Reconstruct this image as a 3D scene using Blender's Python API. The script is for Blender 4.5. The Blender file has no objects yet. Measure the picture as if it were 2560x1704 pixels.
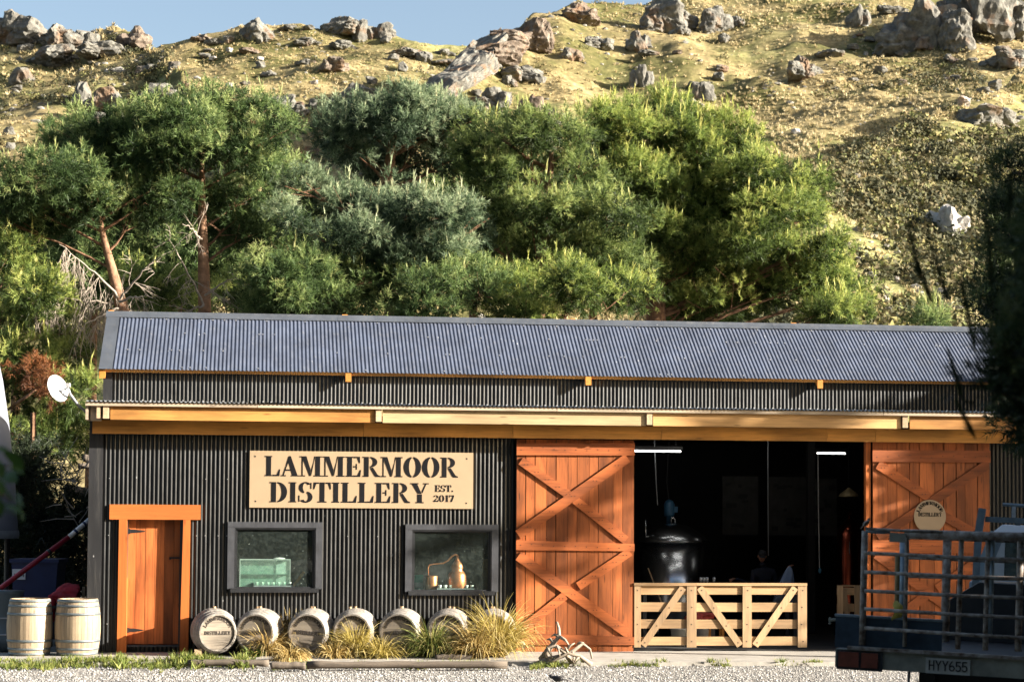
import bpy, bmesh, math, random
import numpy as np
from mathutils import Vector, Matrix
rnd = random.Random(7)
R = math.radians
scene = bpy.context.scene
COL = scene.collection
# ------------------------------------------------------------------ camera
LENS, PX_W, PX_H = 70.0, 2560.0, 1704.0
FPX = LENS / 36.0 * PX_W
PITCH, ROLL, CAM_Z, HORIZON = R(2.689), R(0.333), 2.472, 1290.0
SHIFT = (HORIZON - PX_H / 2) / PX_W - math.tan(PITCH) * FPX / PX_W
cam_data = bpy.data.cameras.new('camera')
cam = bpy.data.objects.new('camera', cam_data)
COL.objects.link(cam)
cam_data.lens = LENS
cam_data.sensor_width = 36.0
cam_data.sensor_fit = 'HORIZONTAL'
cam_data.shift_y = SHIFT
cam_data.clip_start = 0.1
cam_data.clip_end = 5000.0
cam_data.dof.use_dof = True
cam_data.dof.focus_distance = 35.5
cam_data.dof.aperture_fstop = 4.0
CAM_M = Matrix.Translation((0, 0, CAM_Z)) @ Matrix.Rotation(R(90) + PITCH, 4, 'X') @ Matrix.Rotation(ROLL, 4, 'Z')
cam.matrix_world = CAM_M
scene.camera = cam
# ------------------------------------------------------------------ world, sun, exposure
SUN_EL, SUN_PHI = R(18.3), R(78.0)          # azimuth measured from the camera's back towards the right
SUN_DIR = Vector((math.sin(SUN_PHI) * math.cos(SUN_EL), -math.cos(SUN_PHI) * math.cos(SUN_EL), math.sin(SUN_EL)))
world = bpy.data.worlds.new('World')
scene.world = world
world.use_nodes = True
wn = world.node_tree
bg = wn.nodes['Background']
sky = wn.nodes.new('ShaderNodeTexSky')
sky.sky_type = 'NISHITA'
sky.sun_disc = False
sky.sun_elevation = SUN_EL
sky.sun_rotation = math.atan2(SUN_DIR.x, SUN_DIR.y)
sky.altitude = 400
sky.air_density = 1.0
sky.dust_density = 4.0
sky.ozone_density = 0.6
wn.links.new(sky.outputs[0], bg.inputs[0])
bg.inputs[1].default_value = 0.05
sun_data = bpy.data.lights.new('sun', 'SUN')
sun_data.energy = 5.0
sun_data.angle = R(0.53)
sun_data.color = (1.0, 0.92, 0.81)
sun = bpy.data.objects.new('sun', sun_data)
COL.objects.link(sun)
sun.rotation_euler = (-SUN_DIR).to_track_quat('-Z', 'Y').to_euler()
sun.location = (40, 0, 30)
scene.view_settings.view_transform = 'Standard'
scene.view_settings.look = 'None'
scene.view_settings.gamma = 1.0
scene.view_settings.use_curve_mapping = False
scene.view_settings.exposure = 2.3
scene.cycles.max_bounces = 6
scene.cycles.transparent_max_bounces = 12

# ------------------------------------------------------------------ pixel <-> place helpers
RB = CAM_M.to_3x3()
def ray(px, py):
    return RB @ Vector(((px - PX_W / 2) / FPX, (PX_H / 2 - py + SHIFT * PX_W) / FPX, -1.0))
def at(px, py, Y):
    d = ray(px, py)
    return Vector((0, 0, CAM_Z)) + d * (Y / d.y)
def ground(px, py, z=0.0):
    d = ray(px, py)
    return Vector((0, 0, CAM_Z)) + d * ((z - CAM_Z) / d.z)
class Frame:
    """a place with its own axes; hit() finds where the sight line of a pixel meets the plane local y = v"""
    def __init__(self, m):
        self.m = m
        self.i = m.inverted()
        self.i3 = self.i.to_3x3()
    def hit(self, px, py, v):
        o = self.i @ Vector((0, 0, CAM_Z))
        d = self.i3 @ ray(px, py)
        t = (v - o.y) / d.y
        p = o + d * t
        return p.x, p.z
    def w(self, u, v, z):
        return self.m @ Vector((u, v, z))
TH = R(7.1218)
SHED = Frame(Matrix.Translation((-7.4, 35.0, 0)) @ Matrix.Rotation(TH, 4, 'Z'))
def U(px, py, v=0.0): return SHED.hit(px, py, v)[0]
def W(px, py, v=0.0): return SHED.hit(px, py, v)[1]

# ------------------------------------------------------------------ noise
def _hash(ix, iy, iz, seed):
    h = (ix.astype(np.uint32) * np.uint32(374761393) + iy.astype(np.uint32) * np.uint32(668265263)
         + iz.astype(np.uint32) * np.uint32(2246822519) + np.uint32(seed * 97 + 13) * np.uint32(3266489917))
    h ^= h >> np.uint32(15); h *= np.uint32(2246822519); h ^= h >> np.uint32(13); h *= np.uint32(3266489917); h ^= h >> np.uint32(16)
    return h.astype(np.float64) / 4294967295.0
def vnoise(p, seed=0):
    p = np.asarray(p, float)
    i = np.floor(p).astype(np.int64); f = p - i; f = f * f * (3 - 2 * f)
    r = 0
    for dx in (0, 1):
        for dy in (0, 1):
            for dz in (0, 1):
                w = (f[:, 0] if dx else 1 - f[:, 0]) * (f[:, 1] if dy else 1 - f[:, 1]) * (f[:, 2] if dz else 1 - f[:, 2])
                r = r + w * _hash((i[:, 0] + dx) & 0xffffffff, (i[:, 1] + dy) & 0xffffffff, (i[:, 2] + dz) & 0xffffffff, seed)
    return r * 2 - 1
def fbm(p, seed=0, oct=4, lac=2.1, gain=0.5):
    p = np.asarray(p, float); a = 1.0; s = 0
    for k in range(oct):
        s = s + a * vnoise(p, seed + k); p = p * lac + 17.3; a *= gain
    return s

# ------------------------------------------------------------------ mesh builder
class MB:
    def __init__(self): self.v = []; self.f = []
    def add(self, vs, fs):
        b = len(self.v); self.v += [tuple(v) for v in vs]; self.f += [tuple(b + i for i in f) for f in fs]; return self
    def box(self, x0, x1, y0, y1, z0, z1):
        return self.add([(x0,y0,z0),(x1,y0,z0),(x1,y1,z0),(x0,y1,z0),(x0,y0,z1),(x1,y0,z1),(x1,y1,z1),(x0,y1,z1)],
                        [(3,2,1,0),(4,5,6,7),(0,1,5,4),(1,2,6,5),(2,3,7,6),(3,0,4,7)])
    def obox(self, c, ax, ay, az):
        c = Vector(c); ax, ay, az = Vector(ax), Vector(ay), Vector(az)
        P = [c+sx*ax+sy*ay+sz*az for sz in (-1,1) for sx, sy in ((-1,-1),(1,-1),(1,1),(-1,1))]
        return self.add(P, [(3,2,1,0),(4,5,6,7),(0,1,5,4),(1,2,6,5),(2,3,7,6),(3,0,4,7)])
    def bar(self, a, b, w, t, up=(0, 0, 1)):
        """square bar from a to b, w across, t along up"""
        a, b = Vector(a), Vector(b); d = b - a; n = d.normalized()
        s = n.cross(Vector(up)); 
        if s.length < 1e-4: s = n.cross(Vector((1, 0, 0)))
        s.normalize(); u = s.cross(n)
        return self.obox((a + b) / 2, d / 2, s * w / 2, u * t / 2)
    def slab(self, u0, w0, u1, w1, width, v0, v1):
        """flat board in the plane of a wall, from (u0,w0) to (u1,w1)"""
        d = Vector((u1 - u0, 0, w1 - w0)); n = Vector((-d.z, 0, d.x)).normalized() * width / 2
        return self.obox(((u0+u1)/2, (v0+v1)/2, (w0+w1)/2), d / 2, (0, (v1-v0)/2, 0), n)
    def tube(self, pts, rad, n=8, cap=True):
        pts = [Vector(p) for p in pts]
        if not hasattr(rad, '__len__'): rad = [rad] * len(pts)
        b = len(self.v); up = None
        for i, p in enumerate(pts):
            t = (pts[min(i+1, len(pts)-1)] - pts[max(i-1, 0)])
            if t.length < 1e-9: t = Vector((0, 0, 1))
            t.normalize()
            if up is None: up = Vector((0, 0, 1)) if abs(t.z) < .9 else Vector((1, 0, 0))
            s = t.cross(up)
            if s.length < 1e-4: s = t.cross(Vector((0, 1, 0.3)))
            s.normalize(); up = s.cross(t).normalized()
            for k in range(n):
                a = 2 * math.pi * k / n
                self.v.append(tuple(p + (s * math.cos(a) + up * math.sin(a)) * rad[i]))
        for i in range(len(pts) - 1):
            for k in range(n):
                k2 = (k + 1) % n
                self.f.append((b+i*n+k, b+i*n+k2, b+(i+1)*n+k2, b+(i+1)*n+k))
        if cap:
            self.f.append(tuple(b + k for k in reversed(range(n))))
            self.f.append(tuple(b + (len(pts)-1)*n + k for k in range(n)))
        return self
    def lathe(self, prof, n=24, m=None, cap=True):
        b = len(self.v); m = m or Matrix.Identity(4)
        for r, z in prof:
            for k in range(n):
                a = 2 * math.pi * k / n
                self.v.append(tuple(m @ Vector((r * math.cos(a), r * math.sin(a), z))))
        for i in range(len(prof) - 1):
            for k in range(n):
                k2 = (k + 1) % n
                self.f.append((b+i*n+k, b+i*n+k2, b+(i+1)*n+k2, b+(i+1)*n+k))
        if cap:
            self.f.append(tuple(b + k for k in reversed(range(n))))
            self.f.append(tuple(b + (len(prof)-1)*n + k for k in range(n)))
        return self
    def blob(self, c, r, n=12, m=7, squash=None):
        prof = [(max(1e-3, math.sin(math.pi * i / m)), -math.cos(math.pi * i / m)) for i in range(m + 1)]
        M = Matrix.Translation(c) @ Matrix.Diagonal((r[0], r[1], r[2], 1)) if hasattr(r, '__len__') else Matrix.Translation(c) @ Matrix.Scale(r, 4)
        if squash: M = Matrix.Translation(c) @ squash @ Matrix.Diagonal((r[0], r[1], r[2], 1))
        return self.lathe(prof, n, M, cap=False)
    def xf(self, m):
        self.v = [tuple(m @ Vector(v)) for v in self.v]; return self
    def mesh(self, name, mat=None, smooth=False):
        me = bpy.data.meshes.new(name); me.from_pydata(self.v, [], self.f)
        if mat: me.materials.append(mat)
        if smooth:
            me.polygons.foreach_set('use_smooth', [True] * len(me.polygons))
        me.update(); return me
    def build(self, name, mat, parent=None, smooth=False):
        return link(name, self.mesh(name, mat, smooth), parent)
def link(name, data, parent=None, loc=None):
    o = bpy.data.objects.new(name, data); COL.objects.link(o)
    if parent: o.parent = parent
    if loc is not None: o.location = loc
    return o
def tag(o, label, cat, group=None, kind=None):
    if label: o['label'] = label
    if cat: o['category'] = cat
    if group: o['group'] = group
    if kind: o['kind'] = kind
    return o
def thing(name, label, cat, loc=(0, 0, 0), rz=0.0, group=None, m=None):
    o = bpy.data.objects.new(name, None); COL.objects.link(o)
    if m is not None: o.matrix_world = m
    else: o.location = loc; o.rotation_euler = (0, 0, rz)
    o.empty_display_size = 0.2
    return tag(o, label, cat, group)
def copy_tree(o, parent=None):
    kids = list(o.children)
    c = o.copy(); COL.objects.link(c); c.parent = parent
    for k in kids: copy_tree(k, c)
    return c
def tri_mesh(name, V, mat, attrs=None, nv=3):
    """big mesh from an (n*nv, 3) array, one face for every nv vertices"""
    n = len(V) // nv
    me = bpy.data.meshes.new(name)
    me.vertices.add(n * nv); me.vertices.foreach_set('co', np.ascontiguousarray(V, np.float32).ravel())
    me.loops.add(n * nv); me.loops.foreach_set('vertex_index', np.arange(n * nv, dtype=np.int32))
    me.polygons.add(n); me.polygons.foreach_set('loop_start', np.arange(0, n * nv, nv, dtype=np.int32))
    me.materials.append(mat)
    for k, a in (attrs or {}).items():
        at_ = me.attributes.new(k, 'FLOAT', 'POINT'); at_.data.foreach_set('value', np.ascontiguousarray(a, np.float32))
    me.update(calc_edges=True); return me

# ------------------------------------------------------------------ materials
def nodes(m):
    m.use_nodes = True
    t = m.node_tree
    return t, t.nodes['Principled BSDF'], t.links
def new(t, kind, **kw):
    n = t.nodes.new('ShaderNode' + kind)
    for k, v in kw.items():
        if k in n.inputs: n.inputs[k].default_value = v
        else: setattr(n, k, v)
    return n
def ramp(t, fac, stops):
    n = t.nodes.new('ShaderNodeValToRGB'); e = n.color_ramp.elements
    while len(e) < len(stops): e.new(0.5)
    for el, (p, c) in zip(e, stops):
        el.position = p; el.color = (*c, 1) if len(c) == 3 else c
    t.links.new(fac, n.inputs[0]); return n
def mixc(t, fac, a, b, mode='MIX'):
    n = t.nodes.new('ShaderNodeMix'); n.data_type = 'RGBA'; n.blend_type = mode
    for s, x in ((n.inputs[0], fac), (n.inputs[6], a), (n.inputs[7], b)):
        if hasattr(x, 'is_output'): t.links.new(x, s)
        else: s.default_value = x if not hasattr(x, '__len__') else ((*x, 1) if len(x) == 3 else x)
    return n.outputs[2]
def coords(t, scale=(1, 1, 1), rand=True):
    tc = t.nodes.new('ShaderNodeTexCoord'); mp = t.nodes.new('ShaderNodeMapping'); mp.inputs['Scale'].default_value = scale
    if rand:
        oi = t.nodes.new('ShaderNodeObjectInfo'); ad = t.nodes.new('ShaderNodeVectorMath'); ad.operation = 'MULTIPLY_ADD'
        t.links.new(oi.outputs['Random'], ad.inputs[0]); ad.inputs[1].default_value = (37, 53, 71); t.links.new(tc.outputs['Object'], ad.inputs[2])
        t.links.new(ad.outputs[0], mp.inputs[0])
    else: t.links.new(tc.outputs['Object'], mp.inputs[0])
    return mp.outputs[0]
def scl(c, k): return tuple(min(1, x * k) for x in c)
def plain(name, c, rough=0.6, metal=0.0, var=0.25, scale=8.0, bump=0.0, spec=0.5, c2=None):
    m = bpy.data.materials.new(name); t, p, L = nodes(m)
    n = new(t, 'TexNoise', Scale=scale, Detail=5.0, Roughness=0.6); L.new(coords(t), n.inputs['Vector'])
    r = ramp(t, n.outputs['Fac'], [(0.3, scl(c, 1 - var)), (0.7, c2 or scl(c, 1 + var))]); L.new(r.outputs[0], p.inputs['Base Color'])
    p.inputs['Roughness'].default_value = rough; p.inputs['Metallic'].default_value = metal; p.inputs['Specular IOR Level'].default_value = spec
    if bump:
        b = new(t, 'Bump', Strength=bump, Distance=0.02); L.new(n.outputs['Fac'], b.inputs['Height']); L.new(b.outputs[0], p.inputs['Normal'])
    return m
def wood(name, c, axis='z', dark=0.55, rough=0.65, var=0.3, blot=0.35, knots=True):
    m = bpy.data.materials.new(name); t, p, L = nodes(m)
    s = {'x': (1.2, 26, 26), 'y': (26, 1.2, 26), 'z': (26, 26, 1.2)}[axis]
    g = new(t, 'TexNoise', Scale=1.0, Detail=6.0, Roughness=0.65, Distortion=0.6); L.new(coords(t, s), g.inputs['Vector'])
    r = ramp(t, g.outputs['Fac'], [(0.28, scl(c, dark)), (0.48, c), (0.75, scl(c, 1.18))])
    b = new(t, 'TexNoise', Scale=1.0, Detail=4.0); L.new(coords(t, tuple(max(.8, x * .12) for x in s)), b.inputs['Vector'])
    br = ramp(t, b.outputs['Fac'], [(0.35, (1 - blot,) * 3), (0.6, (1, 1, 1))])
    col = mixc(t, 1.0, r.outputs[0], br.outputs[0], 'MULTIPLY')
    if knots:
        k = new(t, 'TexVoronoi', Scale=1.0); k.feature = 'F1'; L.new(coords(t, {'x': (1.4, 9, 9), 'y': (9, 1.4, 9), 'z': (9, 9, 1.4)}[axis]), k.inputs['Vector'])
        kr = ramp(t, k.outputs['Distance'], [(0.06, (0.35,) * 3), (0.13, (1, 1, 1))])
        col = mixc(t, 0.8, col, kr.outputs[0], 'MULTIPLY')
    oi = t.nodes.new('ShaderNodeObjectInfo')
    vr = ramp(t, oi.outputs['Random'], [(0, (1 - var,) * 3), (1, (1 + var * .35,) * 3)])
    col = mixc(t, 1.0, col, vr.outputs[0], 'MULTIPLY')
    L.new(col, p.inputs['Base Color']); p.inputs['Roughness'].default_value = rough; p.inputs['Specular IOR Level'].default_value = 0.3
    bp = new(t, 'Bump', Strength=0.35, Distance=0.004); L.new(g.outputs['Fac'], bp.inputs['Height']); L.new(bp.outputs[0], p.inputs['Normal'])
    return m
def sheet_metal(name, c, rough, specks=0.75, spec=0.5, dirt=(0.16, 0.15, 0.13)):
    m = bpy.data.materials.new(name); t, p, L = nodes(m)
    n = new(t, 'TexNoise', Scale=1.6, Detail=6.0, Roughness=0.6); L.new(coords(t, (1, 1, .35)), n.inputs['Vector'])
    r = ramp(t, n.outputs['Fac'], [(0.3, scl(c, .75)), (0.7, scl(c, 1.3))])
    v = new(t, 'TexVoronoi', Scale=4.6); L.new(coords(t, (1, 1, .55)), v.inputs['Vector'])
    n2 = new(t, 'TexNoise', Scale=2.1, Detail=3.0); L.new(coords(t), n2.inputs['Vector'])
    vr = ramp(t, v.outputs['Distance'], [(0.035, (1,) * 3), (0.07, (0,) * 3)])
    nr = ramp(t, n2.outputs['Fac'], [(0.5, (0,) * 3), (0.62, (specks,) * 3)])
    f = mixc(t, 1.0, vr.outputs[0], nr.outputs[0], 'MULTIPLY')
    bw = t.nodes.new('ShaderNodeRGBToBW'); L.new(f, bw.inputs[0])
    st = new(t, 'TexNoise', Scale=1.0, Detail=7.0, Roughness=0.75); L.new(coords(t, (9, 9, .7)), st.inputs['Vector'])
    sr = ramp(t, st.outputs['Fac'], [(0.52, (0,) * 3), (0.8, (0.4,) * 3)])
    col = mixc(t, sr.outputs[0], r.outputs[0], dirt)
    col = mixc(t, bw.outputs[0], col, (0.6, 0.6, 0.58)); L.new(col, p.inputs['Base Color'])
    rr = ramp(t, st.outputs['Fac'], [(0.3, (rough,) * 3), (0.8, (min(1, rough + .25),) * 3)]); L.new(rr.outputs[0], p.inputs['Roughness'])
    p.inputs['Specular IOR Level'].default_value = spec
    dn = new(t, 'TexNoise', Scale=1.0, Detail=2.0); L.new(coords(t, (2.5, 2.5, 1.3)), dn.inputs['Vector'])
    bp = new(t, 'Bump', Strength=0.35, Distance=0.03); L.new(dn.outputs['Fac'], bp.inputs['Height']); L.new(bp.outputs[0], p.inputs['Normal'])
    return m
def glass(name, tint=(0.75, 0.85, 0.8), refl=0.10, dust=0.06):
    m = bpy.data.materials.new(name); m.use_nodes = True; t = m.node_tree; L = t.links
    for n in list(t.nodes):
        if n.type != 'OUTPUT_MATERIAL': t.nodes.remove(n)
    out = [n for n in t.nodes if n.type == 'OUTPUT_MATERIAL'][0]
    tr = new(t, 'BsdfTransparent'); tr.inputs[0].default_value = (*tint, 1)
    gl = new(t, 'BsdfGlossy', Roughness=0.02); gl.inputs[0].default_value = (.9, .95, .95, 1)
    fr = new(t, 'Fresnel', IOR=1.5); ml = new(t, 'Math', operation='ADD'); L.new(fr.outputs[0], ml.inputs[0]); ml.inputs[1].default_value = refl - 0.04
    ge = t.nodes.new('ShaderNodeNewGeometry'); iv = new(t, 'Math', operation='SUBTRACT'); iv.inputs[0].default_value = 1.0; L.new(ge.outputs['Backfacing'], iv.inputs[1]); mu = new(t, 'Math', operation='MULTIPLY'); mu.use_clamp = True; L.new(ml.outputs[0], mu.inputs[0]); L.new(iv.outputs[0], mu.inputs[1])
    mx = new(t, 'MixShader'); L.new(mu.outputs[0], mx.inputs[0]); L.new(tr.outputs[0], mx.inputs[1]); L.new(gl.outputs[0], mx.inputs[2])
    df = new(t, 'BsdfDiffuse'); df.inputs[0].default_value = (.42, .50, .46, 1)
    nz = new(t, 'TexNoise', Scale=14.0, Detail=8.0, Roughness=0.7); L.new(coords(t), nz.inputs['Vector'])
    v = new(t, 'TexVoronoi', Scale=9.0); L.new(coords(t), v.inputs['Vector'])
    vr = ramp(t, v.outputs['Distance'], [(0.03, (.7,) * 3), (0.08, (0,) * 3)])
    rr = ramp(t, nz.outputs['Fac'], [(0.45, (0,) * 3), (0.8, (dust * 4,) * 3)])
    fa = mixc(t, 1.0, vr.outputs[0], rr.outputs[0], 'ADD'); bw = t.nodes.new('ShaderNodeRGBToBW'); L.new(fa, bw.inputs[0])
    m2 = new(t, 'MixShader'); L.new(bw.outputs[0], m2.inputs[0]); L.new(mx.outputs[0], m2.inputs[1]); L.new(df.outputs[0], m2.inputs[2])
    hz = new(t, 'MixShader'); hz.inputs[0].default_value = dust * 1.6; L.new(m2.outputs[0], hz.inputs[1]); L.new(df.outputs[0], hz.inputs[2]); L.new(hz.outputs[0], out.inputs[0]); return m
def lamp_mat(name, c, s):
    m = bpy.data.materials.new(name); t, p, L = nodes(m)
    p.inputs['Base Color'].default_value = (.8, .8, .8, 1); p.inputs['Emission Color'].default_value = (*c, 1); p.inputs['Emission Strength'].default_value = s
    return m
M = {}
M['black_iron'] = sheet_metal('black corrugated iron', (0.006, 0.0066, 0.0072), 0.24, 0.5, 0.34, (0.020, 0.0215, 0.021))
M['roof_iron'] = sheet_metal('blue grey roof iron', (0.044, 0.055, 0.083), 0.58, 0.9, 0.5, (0.16, 0.15, 0.14))
M['flashing'] = sheet_metal('dark flashing', (0.060, 0.068, 0.080), 0.4, 0.6)
M['corner'] = sheet_metal('black corner flashing', (0.014, 0.014, 0.015), 0.45, 0.8)
M['orange_v'] = wood('orange stained boards', (0.47, 0.135, 0.036), 'z', 0.5, 0.6, 0.4, 0.55)
M['orange_x'] = wood('orange stained rails', (0.43, 0.118, 0.032), 'x', 0.5, 0.6, 0.3, 0.5)
M['frame_v'] = wood('bright orange posts', (0.46, 0.128, 0.027), 'z', 0.75, 0.6, 0.1, 0.15)
M['frame_x'] = wood('bright orange lintel', (0.46, 0.128, 0.027), 'x', 0.75, 0.6, 0.1, 0.15)
M['honey'] = wood('honey pine fascia', (0.56, 0.26, 0.068), 'x', 0.6, 0.55, 0.3, 0.45)
M['honey_pale'] = wood('pale pine fascia', (0.52, 0.37, 0.20), 'x', 0.65, 0.55, 0.2, 0.3)
M['honey_mid'] = wood('mid pine fascia', (0.54, 0.315, 0.125), 'x', 0.65, 0.55, 0.2, 0.35)
M['beam'] = wood('brown pine beam', (0.62, 0.285, 0.062), 'x', 0.65, 0.6, 0.15, 0.4)
M['pale_x'] = wood('weathered pale board', (0.48, 0.38, 0.27), 'x', 0.6, 0.7, 0.2, 0.3)
M['pale_y'] = wood('pale rafter end', (0.50, 0.36, 0.22), 'y', 0.6, 0.7, 0.3, 0.3)
M['rafter'] = wood('orange rafter', (0.52, 0.21, 0.040), 'y', 0.7, 0.6, 0.1, 0.2)
M['gate_x'] = wood('raw pine rails', (0.40, 0.255, 0.13), 'x', 0.66, 0.65, 0.35, 0.3)
M['gate_z'] = wood('raw pine uprights', (0.43, 0.285, 0.155), 'z', 0.66, 0.65, 0.3, 0.3)
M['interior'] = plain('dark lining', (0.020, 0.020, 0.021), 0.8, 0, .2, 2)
M['concrete'] = plain('concrete', (0.27, 0.25, 0.215), 0.9, 0, .25, 3.0, .3)
M['floor'] = plain('workshop floor', (0.07, 0.068, 0.065), 0.6, 0, .3, 2.0)
M['black_metal'] = plain('black metal', (0.015, 0.015, 0.016), 0.45, 0, .3, 20)
M['window_black'] = plain('black window timber', (0.018, 0.019, 0.021), 0.45, 0, .35, 6, .1)
M['window_grey'] = plain('grey window board', (0.045, 0.047, 0.053), 0.5, 0, .25, 6, .1)
M['cream'] = plain('cream signboard', (0.345, 0.25, 0.152), 0.55, 0, .05, 3)
M['ink'] = plain('black cut letters', (0.006, 0.006, 0.007), 0.6, 0, .2, 8, 0, .15)
M['glass'] = glass('window glass', (.86, .92, .89), 0.04, 0.010)
M['tube'] = lamp_mat('tube lamp', (1.0, 0.97, 0.9), 2.0)
M['steel'] = plain('stainless steel', (0.62, 0.64, 0.67), 0.24, 1.0, .12, 3)
M['copper'] = plain('copper', (0.66, 0.25, 0.115), 0.40, 0.8, .2, 6)
M['screw'] = plain('zinc screw', (0.6, 0.6, 0.6), 0.4, .6, .1, 5)
M['nail'] = plain('nail', (0.02, 0.015, 0.012), 0.6, .2, .1, 5)
M['tin_edge'] = plain('galvanised sheet', (0.35, 0.37, 0.38), 0.4, .6, .2, 10)
# ================================================================== GROUND
g = MB(); S = 900
g.add([(-S, -40, -0.02), (S, -40, -0.02), (S, 1500, -0.02), (-S, 1500, -0.02)], [(0, 1, 2, 3)])
def gravel_mat():
    m = bpy.data.materials.new('gravel'); t, p, L = nodes(m)
    v = new(t, 'TexVoronoi', Scale=38.0); L.new(coords(t, rand=False), v.inputs['Vector'])
    n = new(t, 'TexNoise', Scale=0.7, Detail=6.0); L.new(coords(t, rand=False), n.inputs['Vector'])
    r = ramp(t, v.outputs['Color'], [(0.1, (0.11, 0.102, 0.095)), (0.5, (0.22, 0.21, 0.19)), (0.9, (0.34, 0.32, 0.295))])
    c = mixc(t, 1.0, r.outputs[0], ramp(t, n.outputs['Fac'], [(.3, (.7, .68, .62)), (.7, (1, 1, 1))]).outputs[0], 'MULTIPLY')
    L.new(c, p.inputs['Base Color']); p.inputs['Roughness'].default_value = .95
    b = new(t, 'Bump', Strength=1.0, Distance=0.02); L.new(v.outputs['Distance'], b.inputs['Height']); b.invert = True; L.new(b.outputs[0], p.inputs['Normal'])
    return m
M['gravel'] = gravel_mat()
tag(g.build('gravel_yard', M['gravel']), None, None, None, 'structure')

# ================================================================== THE SHED
LEN = 18.6                       # along the front, past the right edge of the frame
DEEP = 9.5
shed = thing('distillery_shed', 'long black corrugated iron shed with a blue-grey stepped roof and orange timber doors', 'shed', m=SHED.m)
def part(name, mb, mat, parent=None, smooth=False): return mb.build(name, mat, parent or shed, smooth)
PITCH_C = 0.0762
def corr(mb, o, eu, es, en, width, length, phase=0.0, amp=0.0088, seg=8):
    """corrugated sheet from corner o, ribs along es"""
    o, eu, es, en = Vector(o), Vector(eu), Vector(es), Vector(en)
    n = max(2, int(round(width / PITCH_C * seg)))
    vs = []
    for i in range(n + 1):
        u = width * i / n
        h = amp * math.sin(2 * math.pi * (u + phase) / PITCH_C)
        a = o + eu * u + en * h
        vs += [a, a + es * length]
    mb.add(vs, [(2*i, 2*i+2, 2*i+3, 2*i+1) for i in range(n)])
def wall_sheets(u0, u1, w0, w1, v, mat='black_iron'):
    u = u0
    while u < u1 - 1e-3:
        e = min(u1, (math.floor(u / 0.762 + 1e-6) + 1) * 0.762)
        if e - u > 0.01:
            mb = MB(); k = int(round(u / .762)) % 2
            corr(mb, (u, v - .002 * k, w0), (1, 0, 0), (0, 0, 1), (0, -1, 0), e - u + .012, w1 - w0, phase=u)
            part('corrugated_sheet', mb, M[mat], smooth=True)
        u = e
# --- key heights and positions read off the front
BEAM_V, FASC_V, EAVE_V = -0.25, -0.50, -0.60
w_beam0, w_beam1 = W(1280, 1094, BEAM_V), W(1280, 1061, BEAM_V)
door_u0, door_u1, door_w0, door_w1 = U(314, 1450), U(457, 1450), W(380, 1612), W(380, 1298)
win = []
for a in ((568.5, 806.5, 1304, 1476), (1013.8, 1246.8, 1310, 1483)):
    v = -0.09
    win.append((U(a[0], 1390, v), U(a[1], 1390, v), W((a[0]+a[1])/2, a[3], v), W((a[0]+a[1])/2, a[2], v)))
op0, op1 = U(1570, 1350), U(2172, 1350)
TOP = 4.25
wh = []                          # window holes
for (a, b, c, d) in win: wh.append((a + .12, b - .12, c + .05, d - .10))
wall_sheets(0.2, door_u0, 0, TOP, 0)
wall_sheets(door_u0, door_u1, door_w1, TOP, 0)
wall_sheets(door_u1, wh[0][0], 0, TOP, 0)
for k in (0, 1):
    wall_sheets(wh[k][0], wh[k][1], 0, wh[k][2], 0)
    wall_sheets(wh[k][0], wh[k][1], wh[k][3], TOP, 0)
wall_sheets(wh[0][1], wh[1][0], 0, TOP, 0)
wall_sheets(wh[1][1], op0, 0, TOP, 0)
wall_sheets(op1, LEN, 0, TOP, 0)
part('corner_flashing', MB().box(-.03, .21, -.022, .2, 0, TOP + .05), M['corner'])
# below the small door
mb = MB(); corr(mb, (door_u0, .07, 0), (1, 0, 0), (0, 0, 1), (0, -1, 0), door_u1 - door_u0, door_w0, phase=0); part('corrugated_sheet', mb, M['black_iron'], smooth=True)
# --- inner lining, floor and back
part('side_wall', MB().box(-.03, .0, .2, DEEP, 0, 4.5), M['black_iron'])
part('side_wall', MB().box(LEN, LEN + .05, -.02, DEEP, 0, 4.5), M['black_iron'])
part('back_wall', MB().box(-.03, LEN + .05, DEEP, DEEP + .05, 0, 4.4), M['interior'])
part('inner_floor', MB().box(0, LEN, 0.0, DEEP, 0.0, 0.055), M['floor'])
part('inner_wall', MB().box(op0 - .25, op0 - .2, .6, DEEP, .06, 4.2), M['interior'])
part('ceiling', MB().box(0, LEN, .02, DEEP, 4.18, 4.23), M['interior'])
# --- brown beam over the doors, in lengths
bj = [U(231, 1070, BEAM_V), U(910, 1078, BEAM_V), U(1283, 1082, BEAM_V), U(1655, 1088, BEAM_V), U(2068, 1092, BEAM_V), U(2190, 1094, BEAM_V), LEN]
for a, b in zip(bj[:-1], bj[1:]):
    part('lintel_beam', MB().box(a, b - .006, BEAM_V + rnd.uniform(-.003, .003), BEAM_V + .12, w_beam0, w_beam1), M['beam'])
part('lintel_packer', MB().box(bj[0], LEN, BEAM_V + .12, -.02, w_beam1 - .06, w_beam1 + .1), M['interior'])
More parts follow.
